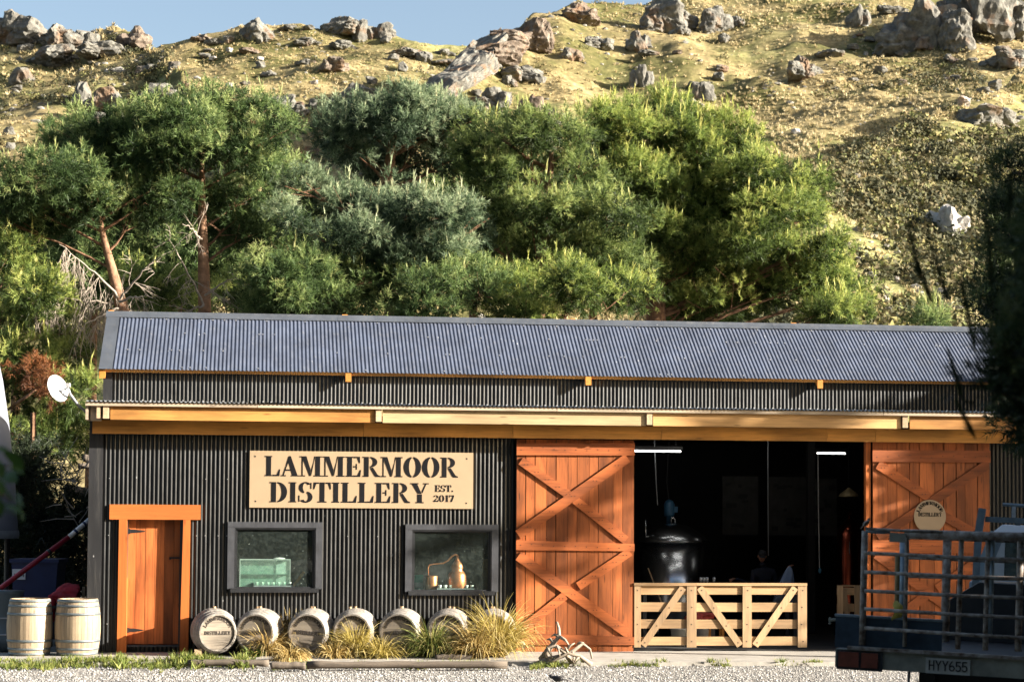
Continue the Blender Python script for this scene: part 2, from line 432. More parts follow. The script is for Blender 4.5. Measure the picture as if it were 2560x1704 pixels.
# --- lower lean-to roof, rafters, fascia
w_e = W(1280, 1015, EAVE_V)                      # lower edge of the sheet
CL_V = 2.95                                       # clerestory wall
slope = math.tan(R(2.95))
es = Vector((0, 1, slope)).normalized(); en = Vector((0, -slope, 1)).normalized()
Lr = (CL_V + .05 - EAVE_V) / es.y
u = -.05
while u < LEN:
    mb = MB(); corr(mb, (u, EAVE_V, w_e + .002 * (int(u / .762) % 2)), (1, 0, 0), es, en, .774, Lr, phase=u, amp=.012)
    part('roof_sheet', mb, M['tin_edge'], smooth=True); u += .762
def roofz(v): return w_e - .016 + (v - EAVE_V) * slope
for px in (246, 265, 947, 1624, 2263):
    uc = U(px, 1035, FASC_V - .03); hw = .05 if px != 246 else .03
    v0 = FASC_V - .035
    mb = MB(); zt = roofz(v0) - .055
    mb.add([(uc-hw, v0, zt - .23), (uc+hw, v0, zt - .23), (uc+hw, v0, zt), (uc-hw, v0, zt),
            (uc-hw, CL_V, roofz(CL_V) - .285), (uc+hw, CL_V, roofz(CL_V) - .285), (uc+hw, CL_V, roofz(CL_V) - .055), (uc-hw, CL_V, roofz(CL_V) - .055)],
           [(0,1,2,3), (7,6,5,4), (0,4,5,1), (1,5,6,2), (2,6,7,3), (3,7,4,0)])
    part('rafter', mb, M['pale_y'])
wf0, wf1 = W(1280, 1060, FASC_V), W(1280, 1022, FASC_V)
fj = [276, 938, 957, 1615, 1633, 2252, 2275]
for a, b in ((276, 938), (957, 1615), (1633, 2252)):
    part('fascia_board', MB().box(U(a, 1035, FASC_V), U(b, 1040, FASC_V), FASC_V, FASC_V + .045, wf0, wf1), M[{276: 'honey', 957: 'honey_pale', 1633: 'honey_mid'}[a]])
part('fascia_board', MB().box(U(2275, 1050, FASC_V), LEN, FASC_V, FASC_V + .045, wf0, wf1), M['honey'])
wp1 = w_e - .014; wp0 = wp1 - .065
pj = [-.06, 2.9, 5.5, 8.2, 11.0, 14.2, LEN]
for a, b in zip(pj[:-1], pj[1:]):
    part('eave_batten', MB().box(a, b - .008, EAVE_V + .035, EAVE_V + .085, wp0, wp1), M['pale_x'])
part('end_board', MB().box(-.06, -.015, EAVE_V + .09, .1, wp0 - .24, wp0 + .03), M['pale_x'])
part('end_block', MB().box(.02, .20, FASC_V + .05, FASC_V + .15, wf0 - .02, wf1 - .03), M['pale_x'])
# --- clerestory
w_c0 = roofz(CL_V) + .0
w_c1 = W(1280, 940, CL_V) + .12
wall_sheets(.13, LEN, w_c0, w_c1, CL_V)
part('corner_flashing', MB().box(-.04, .13, CL_V - .02, CL_V + .2, w_c0, w_c1), M['corner'])
# --- upper roof
UE_V = CL_V - .20
w_ue = W(1280, 936.5, UE_V)
RID_V = 4.6
w_rid = W(1280, 802, RID_V)
sl = (w_rid - w_ue) / (RID_V - UE_V)
es = Vector((0, 1, sl)).normalized(); en = Vector((0, -sl, 1)).normalized(); Lr = (RID_V - UE_V) / es.y
u0r, u1r = U(277, 925, UE_V), LEN
u = u0r
while u < u1r:
    mb = MB(); corr(mb, (u, UE_V, w_ue), (1, 0, 0), es, en, .774, Lr, phase=u, amp=.0070)
    part('roof_sheet', mb, M['roof_iron'], smooth=True)
    mb = MB(); corr(mb, (u, RID_V + (RID_V - UE_V), w_ue), (1, 0, 0), Vector((0, -1, sl)).normalized(), Vector((0, sl, 1)).normalized(), .774, Lr, phase=u, amp=.0070)
    part('roof_sheet', mb, M['roof_iron'], smooth=True); u += .762
def on_roof(u, s, n=0): p = Vector((u, UE_V, w_ue)) + es * s + en * n; return tuple(p)
ub = U(247, 916, UE_V)
mb = MB(); a = u0r + .03
mb.add([on_roof(ub, -.03, .016), on_roof(a, -.03, .016), on_roof(a, Lr, .016), on_roof(ub, Lr, .016),
        on_roof(ub, -.03, -.17), on_roof(ub, Lr, -.17)], [(0, 1, 2, 3), (0, 3, 5, 4)])
part('barge_flashing', mb, M['flashing'])
u = ub - .02; segs = [0, 4.6, 9.2, 13.6, 18.8]
for a, b in zip(segs[:-1], segs[1:]):
    mb = MB(); A = ub - .02 + a; B = min(ub + b - .02 + .03, LEN + .2); z = .021 + (.003 if a in (4.6, 13.6) else 0)
    back = lambda uu, s, n: (uu, 2 * RID_V - on_roof(uu, s, n)[1], on_roof(uu, s, n)[2])
    mb.add([on_roof(A, Lr - .17, z), on_roof(B, Lr - .17, z), on_roof(B, Lr - .02, z), on_roof(A, Lr - .02, z)], [(0, 1, 2, 3)])
    mb.add([on_roof(A, Lr - .17, z), on_roof(B, Lr - .17, z), on_roof(B, Lr - .17, z - .012), on_roof(A, Lr - .17, z - .012)], [(3, 2, 1, 0)])
    top = [on_roof(A, Lr - .02, z), on_roof(B, Lr - .02, z), (B, RID_V, w_rid + .055), (A, RID_V, w_rid + .055), back(B, Lr - .02, z), back(A, Lr - .02, z), back(B, Lr - .17, z), back(A, Lr - .17, z)]
    mb.add(top, [(0, 1, 2, 3), (3, 2, 4, 5), (5, 4, 6, 7)])
    part('ridge_cap', mb, M['flashing'])
# soffit purlin and rafter ends under the upper eave
part('eave_purlin', MB().box(ub + .05, LEN, UE_V + .07, UE_V + .12, w_ue - .055, w_ue + .01), M['honey'])
for px, py in ((256, 935), (871, 943), (1471, 953), (2050, 966)):
    uc = U(px, py, UE_V + .03); v0 = UE_V + .01; hw = .055; zt = w_ue - .015
    mb = MB(); L2 = 2.0
    mb.add([(uc-hw, v0, zt-.165), (uc+hw, v0, zt-.165), (uc+hw, v0, zt), (uc-hw, v0, zt),
            (uc-hw, v0+L2, zt-.165+L2*sl), (uc+hw, v0+L2, zt-.165+L2*sl), (uc+hw, v0+L2, zt+L2*sl), (uc-hw, v0+L2, zt+L2*sl)],
           [(0,1,2,3), (7,6,5,4), (0,4,5,1), (1,5,6,2), (2,6,7,3), (3,7,4,0)])
    part('rafter', mb, M['rafter'])
part('gable_wall', MB().add([(-.02, CL_V, w_c0), (-.02, 2*RID_V-CL_V, w_c0), (-.02, 2*RID_V-CL_V, w_ue), (-.02, RID_V, w_rid - .05), (-.02, CL_V, w_ue)], [(0, 1, 2, 3, 4)]), M['black_iron'])
# roofing screws: joined, too small to pick apart
mb = MB()
for k in range(90):
    uu = rnd.uniform(.4, LEN - 1); s = rnd.choice((.08, .75, 1.45, Lr - .22))
    c = Vector(on_roof(round(uu / PITCH_C) * PITCH_C, s, .012)); mb.obox(c, (.011, 0, 0), es * .011, en * .006)
for uu in np.arange(.3, LEN, .19):
    c = Vector((round(uu / PITCH_C) * PITCH_C + .02, CL_V - .014, w_c0 + .05 + .008 * rnd.random())); mb.obox(c, (.010, 0, 0), (0, .006, 0), (0, 0, .010))
    for w in (.55, 2.1, 3.1):
        uu2 = round(uu / PITCH_C) * PITCH_C + .02
        if rnd.random() < .55 and not (door_u0 - .2 < uu2 < door_u1 + .2 or any(a < uu2 < b for a, b, c_, d_ in win) or op0 - .3 < uu2):
            mb.obox((uu2, -.012, w), (.006, 0, 0), (0, .005, 0), (0, 0, .006))
o = part('roofing_screws', mb, M['screw']); o['kind'] = 'stuff'

# --- small orange door with its frame
v0 = -.045
lint = (U(273.7, 1280, v0), U(501.4, 1280, v0), W(388, 1298, v0), W(388, 1260.5, v0))
dr = part('door', MB().box(door_u0 + .02, door_u1 - .02, .141, .16, door_w0, door_w1), M['orange_v'])
part('lintel', MB().box(lint[0], lint[1], v0, .0, lint[2], lint[3]), M['frame_x'], dr)
for a, b, c, d in ((298, 318.5, 292, 315.5), (458.5, 476, 448.5, 470.5)):
    mb = MB(); zt = lint[2] + (.05)
    t0, t1, b0, b1 = U(a, 1300, -.03), U(b, 1300, -.03), U(c, 1635, -.03), U(d, 1635, -.03)
    vs = []
    for v in (-.05, .14):
        vs += [(b0, v, .0), (b1, v, .0), (t1, v, lint[2] - .002), (t0, v, lint[2] - .002)]
    mb.add(vs, [(0,1,2,3), (7,6,5,4), (0,4,5,1), (1,5,6,2), (2,6,7,3), (3,7,4,0)]); part('post', mb, M['frame_v'], dr)
nb = 6
for k in range(nb):
    a = door_u0 + (door_u1 - door_u0) * k / nb; b = door_u0 + (door_u1 - door_u0) * (k + 1) / nb
    part('plank', MB().box(a + .003, b - .003, .108 + rnd.uniform(0, .004), .140, door_w0 + .02, door_w1), M['orange_v'], dr)
for a, c in ((316.5, 310.5), (454.5, 448.5)):
    mb = MB(); t0, b0 = U(a, 1300, 0), U(c, 1612, 0); hw = .026; vs = []
    for v in (-.01, .10): vs += [(b0-hw, v, door_w0 - .02), (b0+hw, v, door_w0 - .02), (t0+hw, v, door_w1), (t0-hw, v, door_w1)]
    mb.add(vs, [(0,1,2,3), (7,6,5,4), (0,4,5,1), (1,5,6,2), (2,6,7,3), (3,7,4,0)]); part('door_edge', mb, M['window_black'], dr)
part('sill', MB().box(door_u0, door_u1, .03, .14, door_w0 - .03, door_w0 + .004), M['window_grey'], dr)
for w in (W(340, 1327, .1), W(340, 1574, .1)):
    mb = MB(); a = door_u0 + .05
    mb.add([(a, .104, w-.035), (a+.09, .104, w-.03), (a+.27, .104, w-.006), (a+.27, .104, w+.006), (a+.09, .104, w+.03), (a, .104, w+.035)], [(0,1,2,3,4,5)])
    mb.box(a - .02, a + .01, .09, .107, w - .045, w + .045); part('hinge', mb, M['black_metal'], dr)
hx, hw_ = U(440, 1394, .05), W(440, 1394, .05)
part('handle', MB().box(hx - .12, hx + .08, .078, .098, hw_ - .012, hw_ + .016).box(hx - .12, hx - .09, .078, .107, hw_ - .03, hw_ + .016), M['black_metal'], dr)

# --- the two windows
for k, (a, b, c, d) in enumerate(win):
    w_ = thing('window', None, None); w_.parent = shed
    V0 = -.045
    part('frame_board', MB().box(a, b, V0, .02, d - .10, d), M['window_grey'], w_)
    part('frame_board', MB().box(a, a + .12, V0 + .004, .02, c + .03, d - .102), M['window_grey'], w_)
    part('frame_board', MB().box(b - .12, b, V0 + .004, .02, c + .03, d - .102), M['window_grey'], w_)
    part('sill', MB().box(a + .06, b - .06, V0 - .025, .1, c - .03, c + .045), M['window_black'], w_)
    a2, b2, c2, d2 = a + .12, b - .12, c + .047, d - .102
    part('reveal', MB().box(a2, a2 + .02, V0 + .01, .04, c2, d2).box(b2 - .02, b2, V0 + .01, .04, c2, d2).box(a2 + .02, b2 - .02, V0 + .01, .04, d2 - .025, d2), M['window_black'], w_)
    part('sash', MB().box(a2 + .02, a2 + .05, -.01, .03, c2, d2 - .025).box(a2 + .05, b2 - .06, -.01, .03, d2 - .05, d2 - .025).box(b2 - .06, b2 - .02, -.01, .03, c2, d2 - .025).box(a2 + .05, b2 - .06, -.01, .03, c2, c2 + .022), M['window_black'], w_)
    part('pane', MB().box(a2 + .05, b2 - .06, .008, .014, c2 + .022, d2 - .05), M['glass'], w_)
    part('shelf', MB().box(a2 - .1, b2 + .1, .035, .75, c2 - .06, c2 - .005), M['window_black'], w_)
    # dark room lining behind the display
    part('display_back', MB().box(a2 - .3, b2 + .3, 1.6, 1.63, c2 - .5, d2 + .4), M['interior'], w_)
    win[k] = (a2, b2, c2, d2)

# --- big sliding barn doors
def nails(mb, pts, v, r=.007):
    for (u_, w_) in pts: mb.box(u_ - r, u_ + r, v - .004, v, w_ - r, w_ + r)
def barn_door(edges, y_top, y_bot, rails, braces, vface, label=None):
    d = thing('sliding_door', None, None); d.parent = shed
    if label: d['label'] = label
    yc = 1350
    us = [U(x, yc, vface) for x in edges]
    xm = (edges[0] + edges[-1]) / 2
    wt, wb = W(xm, y_top, vface), W(xm, y_bot, vface)
    for a, b in zip(us[:-1], us[1:]):
        gpl = .004 if rnd.random() < .75 else .012
        part('plank', MB().box(a + gpl, b - .003, vface + rnd.uniform(0, .006), vface + .032, wb + rnd.uniform(-.01, .01), wt), M['orange_v'], d)
    nl = MB()
    for (y0l, y1l, y0r, y1r) in rails:
        a, b = us[0] - .004, us[-1] + .004
        wl0, wl1, wr0, wr1 = W(edges[0], y0l, vface), W(edges[0], y1l, vface), W(edges[-1], y0r, vface), W(edges[-1], y1r, vface)
        mb = MB(); vs = []
        for v in (vface - .034, vface - .001): vs += [(a, v, wl1), (b, v, wr1), (b, v, wr0), (a, v, wl0)]
        mb.add(vs, [(0,1,2,3), (7,6,5,4), (0,4,5,1), (1,5,6,2), (2,6,7,3), (3,7,4,0)]); part('rail', mb, M['orange_x'], d)
        for q in np.linspace(a + .08, b - .08, 11):
            f = (q - a) / (b - a); nails(nl, [(q, (wl0 + wl1) / 2 * (1 - f) + (wr0 + wr1) / 2 * f + rnd.uniform(-.03, .03))], vface - .034)
    for (xa, ya, xb, yb, wd, off) in braces:
        A, B = SHED.hit(xa, ya, vface), SHED.hit(xb, yb, vface)
        part('brace', MB().slab(A[0], A[1], B[0], B[1], wd, vface - .030 - off, vface - .002 - off * .5), M['orange_x'], d)
        for f in (.1, .3, .5, .7, .9):
            nails(nl, [(A[0]*(1-f)+B[0]*f + .03, A[1]*(1-f)+B[1]*f), (A[0]*(1-f)+B[0]*f - .03, A[1]*(1-f)+B[1]*f)], vface - .030 - off)
    o = part('nails', nl, M['nail'], d); o['kind'] = 'stuff'
    part('hanger_rail', MB().box(us[0] - .1, us[-1] + .1, vface + .005, vface + .03, wt + .02, wt + .1), M['black_metal'], d)
    return d
V1 = -.085
zx = lambda x: 1240 + x / 2.4354
zy = lambda y: 1060 + y / 2.4354
barn_door([zx(x) for x in (123, 178, 235, 307, 363, 437, 493, 567, 623, 712, 769, 840)], 1099, 1628,
    [(1107, 1137, 1107, 1138), (1349.5, 1374, 1358.5, 1377), (1580, 1610, 1591, 1611)],
    [(zx(150), zy(222), zx(470), zy(450), .155, .0), (zx(480), zy(460), zx(790), zy(705), .155, .0), (zx(133), zy(672), zx(800), zy(205), .175, .002),
     (zx(135), zy(800), zx(800), zy(1270), .175, .002), (zx(170), zy(1235), zx(420), zy(1040), .155, 0), (zx(500), zy(985), zx(815), zy(775), .155, 0)], V1,
    'orange sliding door with two cross braces, in the sun')
z6x = lambda x: 1980 + x / 2.434
z6y = lambda y: 1060 + y / 2.434
barn_door([z6x(x) for x in (490, 583, 640, 716, 775, 867, 922, 1000, 1055, 1130, 1205)], 1104, 1624,
    [(1124, 1154, 1126, 1156), (1348, 1379, 1352, 1382), (1582, 1612, 1585, 1615)],
    [(z6x(520), z6y(245), z6x(830), z6y(445), .165, 0), (z6x(890), z6y(540), z6x(1180), z6y(700), .165, 0), (z6x(520), z6y(690), z6x(1185), z6y(245), .175, .002),
     (z6x(510), z6y(790), z6x(1180), z6y(1285), .165, .0), (z6x(520), z6y(1260), z6x(820), z6y(1035), .165, .002), (z6x(880), z6y(1000), z6x(1190), z6y(790), .165, .002)], V1,
    'rust-red sliding door with cross braces and a round sign, in the shade')
part('door_post', MB().box(U(2165, 1300, -.06), U(2177, 1300, -.06), -.06, .06, .05, w_beam0), M['frame_v'])
part('door_post', MB().box(op0 - .06, op0 + .03, -.04, .08, .05, w_beam0), M['orange_v'])

# ================================================================== CONCRETE APRON
def apron():
    z = .05; mb = MB(); n = 60; vs = []
    for i in range(n + 1):
        px = -120 + 2800 * i / n
        q = SHED.i @ ground(px, 1653 + .0 * math.sin(i * 1.7), z)
        vs.append((q.x, min(q.y, -.9), z))
    top = [(vs[i][0], 0.06, z) for i in range(n + 1)]
    V = [Vector(v) for v in vs] + [Vector(v) for v in top] + [Vector((v[0], v[1] - .03, -.03)) for v in vs]
    mb.add(V, [(i, i + 1, n + 2 + i, n + 1 + i) for i in range(n)] + [(2*n+2+i, 2*n+3+i, i+1, i) for i in range(n)])
    o = mb.build('concrete_apron', M['concrete']); o.matrix_world = SHED.m
    tag(o, None, None, None, 'structure')
apron()
# ================================================================== HILLS
C0 = np.array([[-900,-300,0,54,163,272,353,408,446,476,570,700,850,3600],
               [-60,20,79,80,97,86,107,163,217,260,330,560,1300,3000],
               [260,250,235,235,232,228,222,205,192,182,160,130,110,110]], float)
C1 = np.array([[-900,200,353,470,590,700,760,860,975,1010,1100,1165,1300,1500,1700,3600],
               [200,128,105,81,61,57,55,63,74,84,106,119,170,300,420,900],
               [380]*16], float)
C2 = np.array([[-900,700,900,1000,1060,1110,1150,1200,1280,1340,1400,1500,1560,1620,1800,2000,2300,2560,2900,3600],
               [1300,1000,600,330,245,195,142,102,70,42,16,19,17,-5,-60,-110,-160,-200,-260,-300],
               [100,120,160,215,240,262,278,290,305,315,322,330,332,335,350,360,365,370,380,380]], float)
C3 = np.array([[-900,1700,1900,1960,2060,2180,2300,2420,2560,2900,3600],
               [1500,1100,600,480,410,350,300,250,180,60,-60],
               [120,130,160,170,185,200,215,228,240,270,280]], float)
R0 = 74.0
def hill_z(px, Y):
    out = np.full(px.shape, -0.3)
    for k, (C, ex) in enumerate(((C0, .72), (C1, .8), (C2, .78), (C3, .9))):
        yc = np.interp(px, C[0], C[1]) ; rc = np.interp(px, C[0], C[2])
        t = np.clip((Y - R0) / (rc - R0), 0, None)
        yy = 1330 + (yc - 1330) * np.minimum(t, 1) ** ex
        yy = yy - 0.0058 * (px - 1280)
        z = CAM_Z + (HORIZON - yy) / FPX * np.minimum(Y, rc)
        z = z - np.clip(Y - rc, 0, None) * .45
        z = np.where(t <= 0, -0.3, z)
        out = np.maximum(out, z)
    return out
NX, NR = 470, 330
gx = np.linspace(-480, 3050, NX)
gr = R0 + (430 - R0) * np.linspace(0, 1, NR) ** 1.15
PXg, Yg = np.meshgrid(gx, gr, indexing='ij')
Zg = hill_z(PXg, Yg)
Xg = (PXg - 1280) / FPX * Yg
pw = np.stack([Xg.ravel(), Yg.ravel(), np.zeros(Xg.size)], 1)
ramp_in = np.clip((Yg - R0) / 25, 0, 1)
fold = (fbm(pw * .022, 5, 4) * 3.9 + (1 - np.abs(fbm(pw * .035, 9, 3))) * 1.2 - .8).reshape(Zg.shape)
fine = (fbm(pw * .16, 21, 4) * .75).reshape(Zg.shape)
Zg = Zg + (fold * np.clip(Yg / 250, .3, 1) + fine) * ramp_in
Pys = HORIZON - (Zg - CAM_Z) / Yg * FPX + 0.0058 * (PXg - 1280)
RUN = np.minimum.accumulate(Pys, axis=1)
def hill_hit(px, py):
    """first place on the hills met by the sight line of a pixel (None if it meets only sky)"""
    fi = (px - gx[0]) / (gx[1] - gx[0]); i = int(np.clip(round(fi), 0, NX - 1))
    j = int(np.searchsorted(-RUN[i], -py))
    if j >= NR: return None
    j0 = max(j - 1, 0); a, b = RUN[i, j0], RUN[i, j]
    f = 0 if a == b else np.clip((a - py) / (a - b), 0, 1)
    Y = gr[j0] + (gr[j] - gr[j0]) * f
    return Vector(((px - 1280) / FPX * Y, Y, Zg[i, j0] + (Zg[i, j] - Zg[i, j0]) * f))
# what grows where: scrub on the lower right spur, close tussock in the basin, green turf in patches
line = np.interp(PXg, [1700, 1880, 1960, 2060, 2180, 2300, 2430, 2560, 3000], [560, 500, 450, 420, 380, 330, 270, 200, 100])
nz = fbm(pw * .05, 31, 4).reshape(Zg.shape)
scrub_m = np.clip((Pys - line) / 60 + nz * 1.2, 0, 1) * (PXg > 1750)
scrub_m = np.maximum(scrub_m, np.clip(nz * 1.6 - .75, 0, 1))
def hill_mat():
    m = bpy.data.materials.new('tussock hillside'); t, p, L = nodes(m)
    v = coords(t, rand=False)
    n1 = new(t, 'TexNoise', Scale=0.06, Detail=6.0, Roughness=.62); L.new(v, n1.inputs['Vector'])
    n2 = new(t, 'TexNoise', Scale=0.55, Detail=6.0, Roughness=.7); L.new(v, n2.inputs['Vector'])
    vo = new(t, 'TexVoronoi', Scale=1.1); L.new(v, vo.inputs['Vector'])
    gold = ramp(t, n2.outputs['Fac'], [(.25, (.085, .070, .034)), (.42, (.23, .18, .085)), (.6, (.35, .28, .14)), (.8, (.46, .375, .21))])
    green = ramp(t, n2.outputs['Fac'], [(.3, (.065, .068, .024)), (.7, (.165, .150, .055))])
    gf = ramp(t, n1.outputs['Fac'], [(.43, (0,) * 3), (.58, (1,) * 3)])
    c = mixc(t, gf.outputs[0], gold.outputs[0], green.outputs[0])
    at_ = t.nodes.new('ShaderNodeAttribute'); at_.attribute_name = 'scrub'
    sc = ramp(t, n2.outputs['Fac'], [(.3, (.09, .098, .036)), (.5, (.23, .225, .085)), (.7, (.40, .345, .165))])
    c = mixc(t, at_.outputs['Fac'], c, sc.outputs[0])
    sp = ramp(t, vo.outputs['Distance'], [(.10, (1.3,) * 3), (.45, (.62,) * 3)])
    c = mixc(t, .6, c, sp.outputs[0], 'MULTIPLY')
    L.new(c, p.inputs['Base Color']); p.inputs['Roughness'].default_value = .95; p.inputs['Specular IOR Level'].default_value = .1
    b = new(t, 'Bump', Strength=.8, Distance=.35); L.new(n2.outputs['Fac'], b.inputs['Height']); L.new(b.outputs[0], p.inputs['Normal'])
    return m
me = bpy.data.meshes.new('hillside')
idx = np.arange(NX * NR).reshape(NX, NR)
q = np.stack([idx[:-1, :-1], idx[1:, :-1], idx[1:, 1:], idx[:-1, 1:]], -1).reshape(-1, 4)
me.vertices.add(NX * NR); me.vertices.foreach_set('co', np.stack([Xg, Yg, Zg], -1).astype(np.float32).ravel())
me.loops.add(q.size); me.loops.foreach_set('vertex_index', q.astype(np.int32).ravel())
me.polygons.add(len(q)); me.polygons.foreach_set('loop_start', np.arange(0, q.size, 4, dtype=np.int32))
me.polygons.foreach_set('use_smooth', np.ones(len(q), bool))
a_ = me.attributes.new('scrub', 'FLOAT', 'POINT'); a_.data.foreach_set('value', scrub_m.astype(np.float32).ravel())
me.materials.append(hill_mat()); me.update(calc_edges=True)
tag(link('hillside', me), None, None, None, 'structure')

# ------------------------------------------------------------------ leafy clumps: many small faces
NRG = np.random.default_rng(11)
def unit(a): return a / np.maximum(np.linalg.norm(a, axis=-1, keepdims=True), 1e-9)
def tufts(P, D, L, n, spread=(.5, 1.1), nl=.6, nw=.07, along=.7):
    """n needle triangles round each axis D at P; returns (N*n*3,3) corners and the index of the tuft of each corner"""
    N = len(P); g = NRG
    d = np.repeat(unit(D), n, 0); p = np.repeat(P, n, 0); l = np.repeat(L, n)
    r = unit(np.cross(d, unit(g.normal(size=d.shape))))
    a = g.uniform(*spread, N * n)[:, None]
    nd = unit(d * np.cos(a) + r * np.sin(a))
    b = p + d * (l * g.uniform(0, along, N * n))[:, None]
    ln = (l * nl * g.uniform(.7, 1.2, N * n))[:, None]; w = (l * nw)[:, None]
    s = unit(np.cross(nd, unit(g.normal(size=d.shape))))
    V = np.stack([b - s * w, b + s * w, b + nd * ln], 1).reshape(-1, 3)
    return V, np.repeat(np.arange(N), n * 3)
def leaf_mat(name, stops, trans=.25, rough=.55):
    m = bpy.data.materials.new(name); t, p, L = nodes(m)
    a = t.nodes.new('ShaderNodeAttribute'); a.attribute_name = 'tint'
    r = ramp(t, a.outputs['Fac'], stops)
    L.new(r.outputs[0], p.inputs['Base Color']); p.inputs['Roughness'].default_value = rough; p.inputs['Specular IOR Level'].default_value = .25
    tr = new(t, 'BsdfTranslucent'); L.new(r.outputs[0], tr.inputs[0])
    mx = new(t, 'MixShader'); mx.inputs[0].default_value = trans
    out = [n for n in t.nodes if n.type == 'OUTPUT_MATERIAL'][0]
    L.new(p.outputs[0], mx.inputs[1]); L.new(tr.outputs[0], mx.inputs[2]); L.new(mx.outputs[0], out.inputs[0]); return m
M['tussock'] = leaf_mat('pale tussock', [(0, (.24, .185, .085)), (.5, (.46, .375, .20)), (1, (.60, .51, .31))], .2, .8)
M['scrub'] = leaf_mat('hill scrub', [(0, (.030, .034, .016)), (.4, (.075, .074, .034)), (.7, (.14, .112, .055)), (.85, (.12, .14, .045)), (1, (.22, .19, .075))], .15, .8)
def hill_scatter(n, dens, seed):
    g = np.random.default_rng(seed); P = []; K = []
    for x, y, u in zip(g.uniform(-60, 2620, n), g.uniform(-20, 840, n), g.uniform(size=n)):
        h = hill_hit(x, y)
        if h is None: continue
        i = int((x - gx[0]) / (gx[1] - gx[0]))
        if u < dens(x, y, h): P.append(tuple(h)); K.append((x, y))
    return np.array(P), np.array(K)
def ln_at(x): return float(np.interp(x, [1700, 1880, 1960, 2060, 2180, 2300, 2430, 2560], [560, 500, 450, 420, 380, 330, 270, 200]))
def d_tus(x, y, h):
    nn = float(fbm(np.array([[h.x * .04, h.y * .04, 3.]]), 41, 2)[0])
    if x > 1700 and y < ln_at(x) and y > 330 - (x - 1700) * .42: return 1.0
    if x > 1750 and y > ln_at(x): return .05 + max(0, nn) * .4
    return np.clip(.42 + nn * .7, .05, 1)
P, K = hill_scatter(38000, d_tus, 3)
N = len(P); D = np.tile([0, 0, 1.], (N, 1)) + NRG.normal(size=(N, 3)) * .12
L_ = NRG.uniform(.34, .62, N)
V, I = tufts(P - [0, 0, .08], D, L_, 12, (.15, 1.15), 1.0, .13, .15)
tint = np.clip(NRG.uniform(.2, .9, N) + np.where(K[:, 0] > 1700, .12, -.1), 0, 1)
tag(link('tussock_grass', tri_mesh('tussock_grass', V, M['tussock'], {'tint': tint[I]})), None, None, None, 'stuff')
def d_scr(x, y, h):
    nn = float(fbm(np.array([[h.x * .05, h.y * .05, 7.]]), 51, 3)[0])
    if x > 1800 and y > ln_at(x) - 10: return np.clip(.30 + nn * 1.7, 0, 1)
    if x > 2080 and 150 < y: return np.clip(.25 + nn, 0, 1)
    return np.clip(nn * 1.1 + .03, 0.02, .6)
P, K = hill_scatter(15000, d_scr, 8)
N = len(P); n = 64
sz = NRG.uniform(.35, 1.15, N) ** 1.3 * np.where(K[:, 0] > 1800, 1.45, .85)
dirs = unit(NRG.normal(size=(N, n, 3))); dirs[..., 2] = np.abs(dirs[..., 2]) * .8
C = P[:, None, :] + dirs * sz[:, None, None] * NRG.uniform(.6, 1.05, (N, n, 1))
nrm = unit(dirs + NRG.normal(size=dirs.shape) * .5)
s = unit(np.cross(nrm, NRG.normal(size=dirs.shape))); tt = np.cross(nrm, s); w = (sz * .135)[:, None, None] * NRG.uniform(.6, 1.3, (N, n, 1))
V = np.stack([C - s * w, C + s * w, C + tt * w * 1.5], 2).reshape(-1, 3)
tint = np.repeat(np.clip(NRG.uniform(0, 1, N)[:, None] + NRG.normal(size=(N, n)) * .12, 0, 1).ravel(), 3)
tag(link('hill_scrub', tri_mesh('hill_scrub', V, M['scrub'], {'tint': tint})), None, None, None, 'stuff')

# ------------------------------------------------------------------ rock outcrops
def rock_mat(name, c, rust, lich):
    m = bpy.data.materials.new(name); t, p, L = nodes(m); v = coords(t, rand=True)
    n = new(t, 'TexNoise', Scale=.9, Detail=8.0, Roughness=.7); L.new(v, n.inputs['Vector'])
    n2 = new(t, 'TexNoise', Scale=.35, Detail=4.0); L.new(v, n2.inputs['Vector'])
    a = ramp(t, n.outputs['Fac'], [(.3, scl(c, .45)), (.5, c), (.7, lich)])
    rr = ramp(t, n2.outputs['Fac'], [(.55, (0,) * 3), (.68, (.75,) * 3)])
    L.new(mixc(t, rr.outputs[0], a.outputs[0], rust), p.inputs['Base Color'])
    p.inputs['Roughness'].default_value = .95; p.inputs['Specular IOR Level'].default_value = .15
    b = new(t, 'Bump', Strength=1.0, Distance=.25); L.new(n.outputs['Fac'], b.inputs['Height']); L.new(b.outputs[0], p.inputs['Normal']); return m
M['rock'] = rock_mat('grey schist', (.125, .120, .104), (.17, .10, .055), (.22, .215, .185))
M['rock_rust'] = rock_mat('rust schist', (.14, .11, .085), (.20, .105, .050), (.22, .195, .155))
M['rock_pale'] = rock_mat('pale schist', (.34, .32, .29), (.30, .19, .12), (.50, .49, .46))
_ico = {}
def ico(level):
    if level not in _ico:
        bm = bmesh.new(); bmesh.ops.create_icosphere(bm, subdivisions=level, radius=1)
        _ico[level] = (np.array([v.co[:] for v in bm.verts]), [tuple(v.index for v in f.verts) for f in bm.faces]); bm.free()
    return _ico[level]
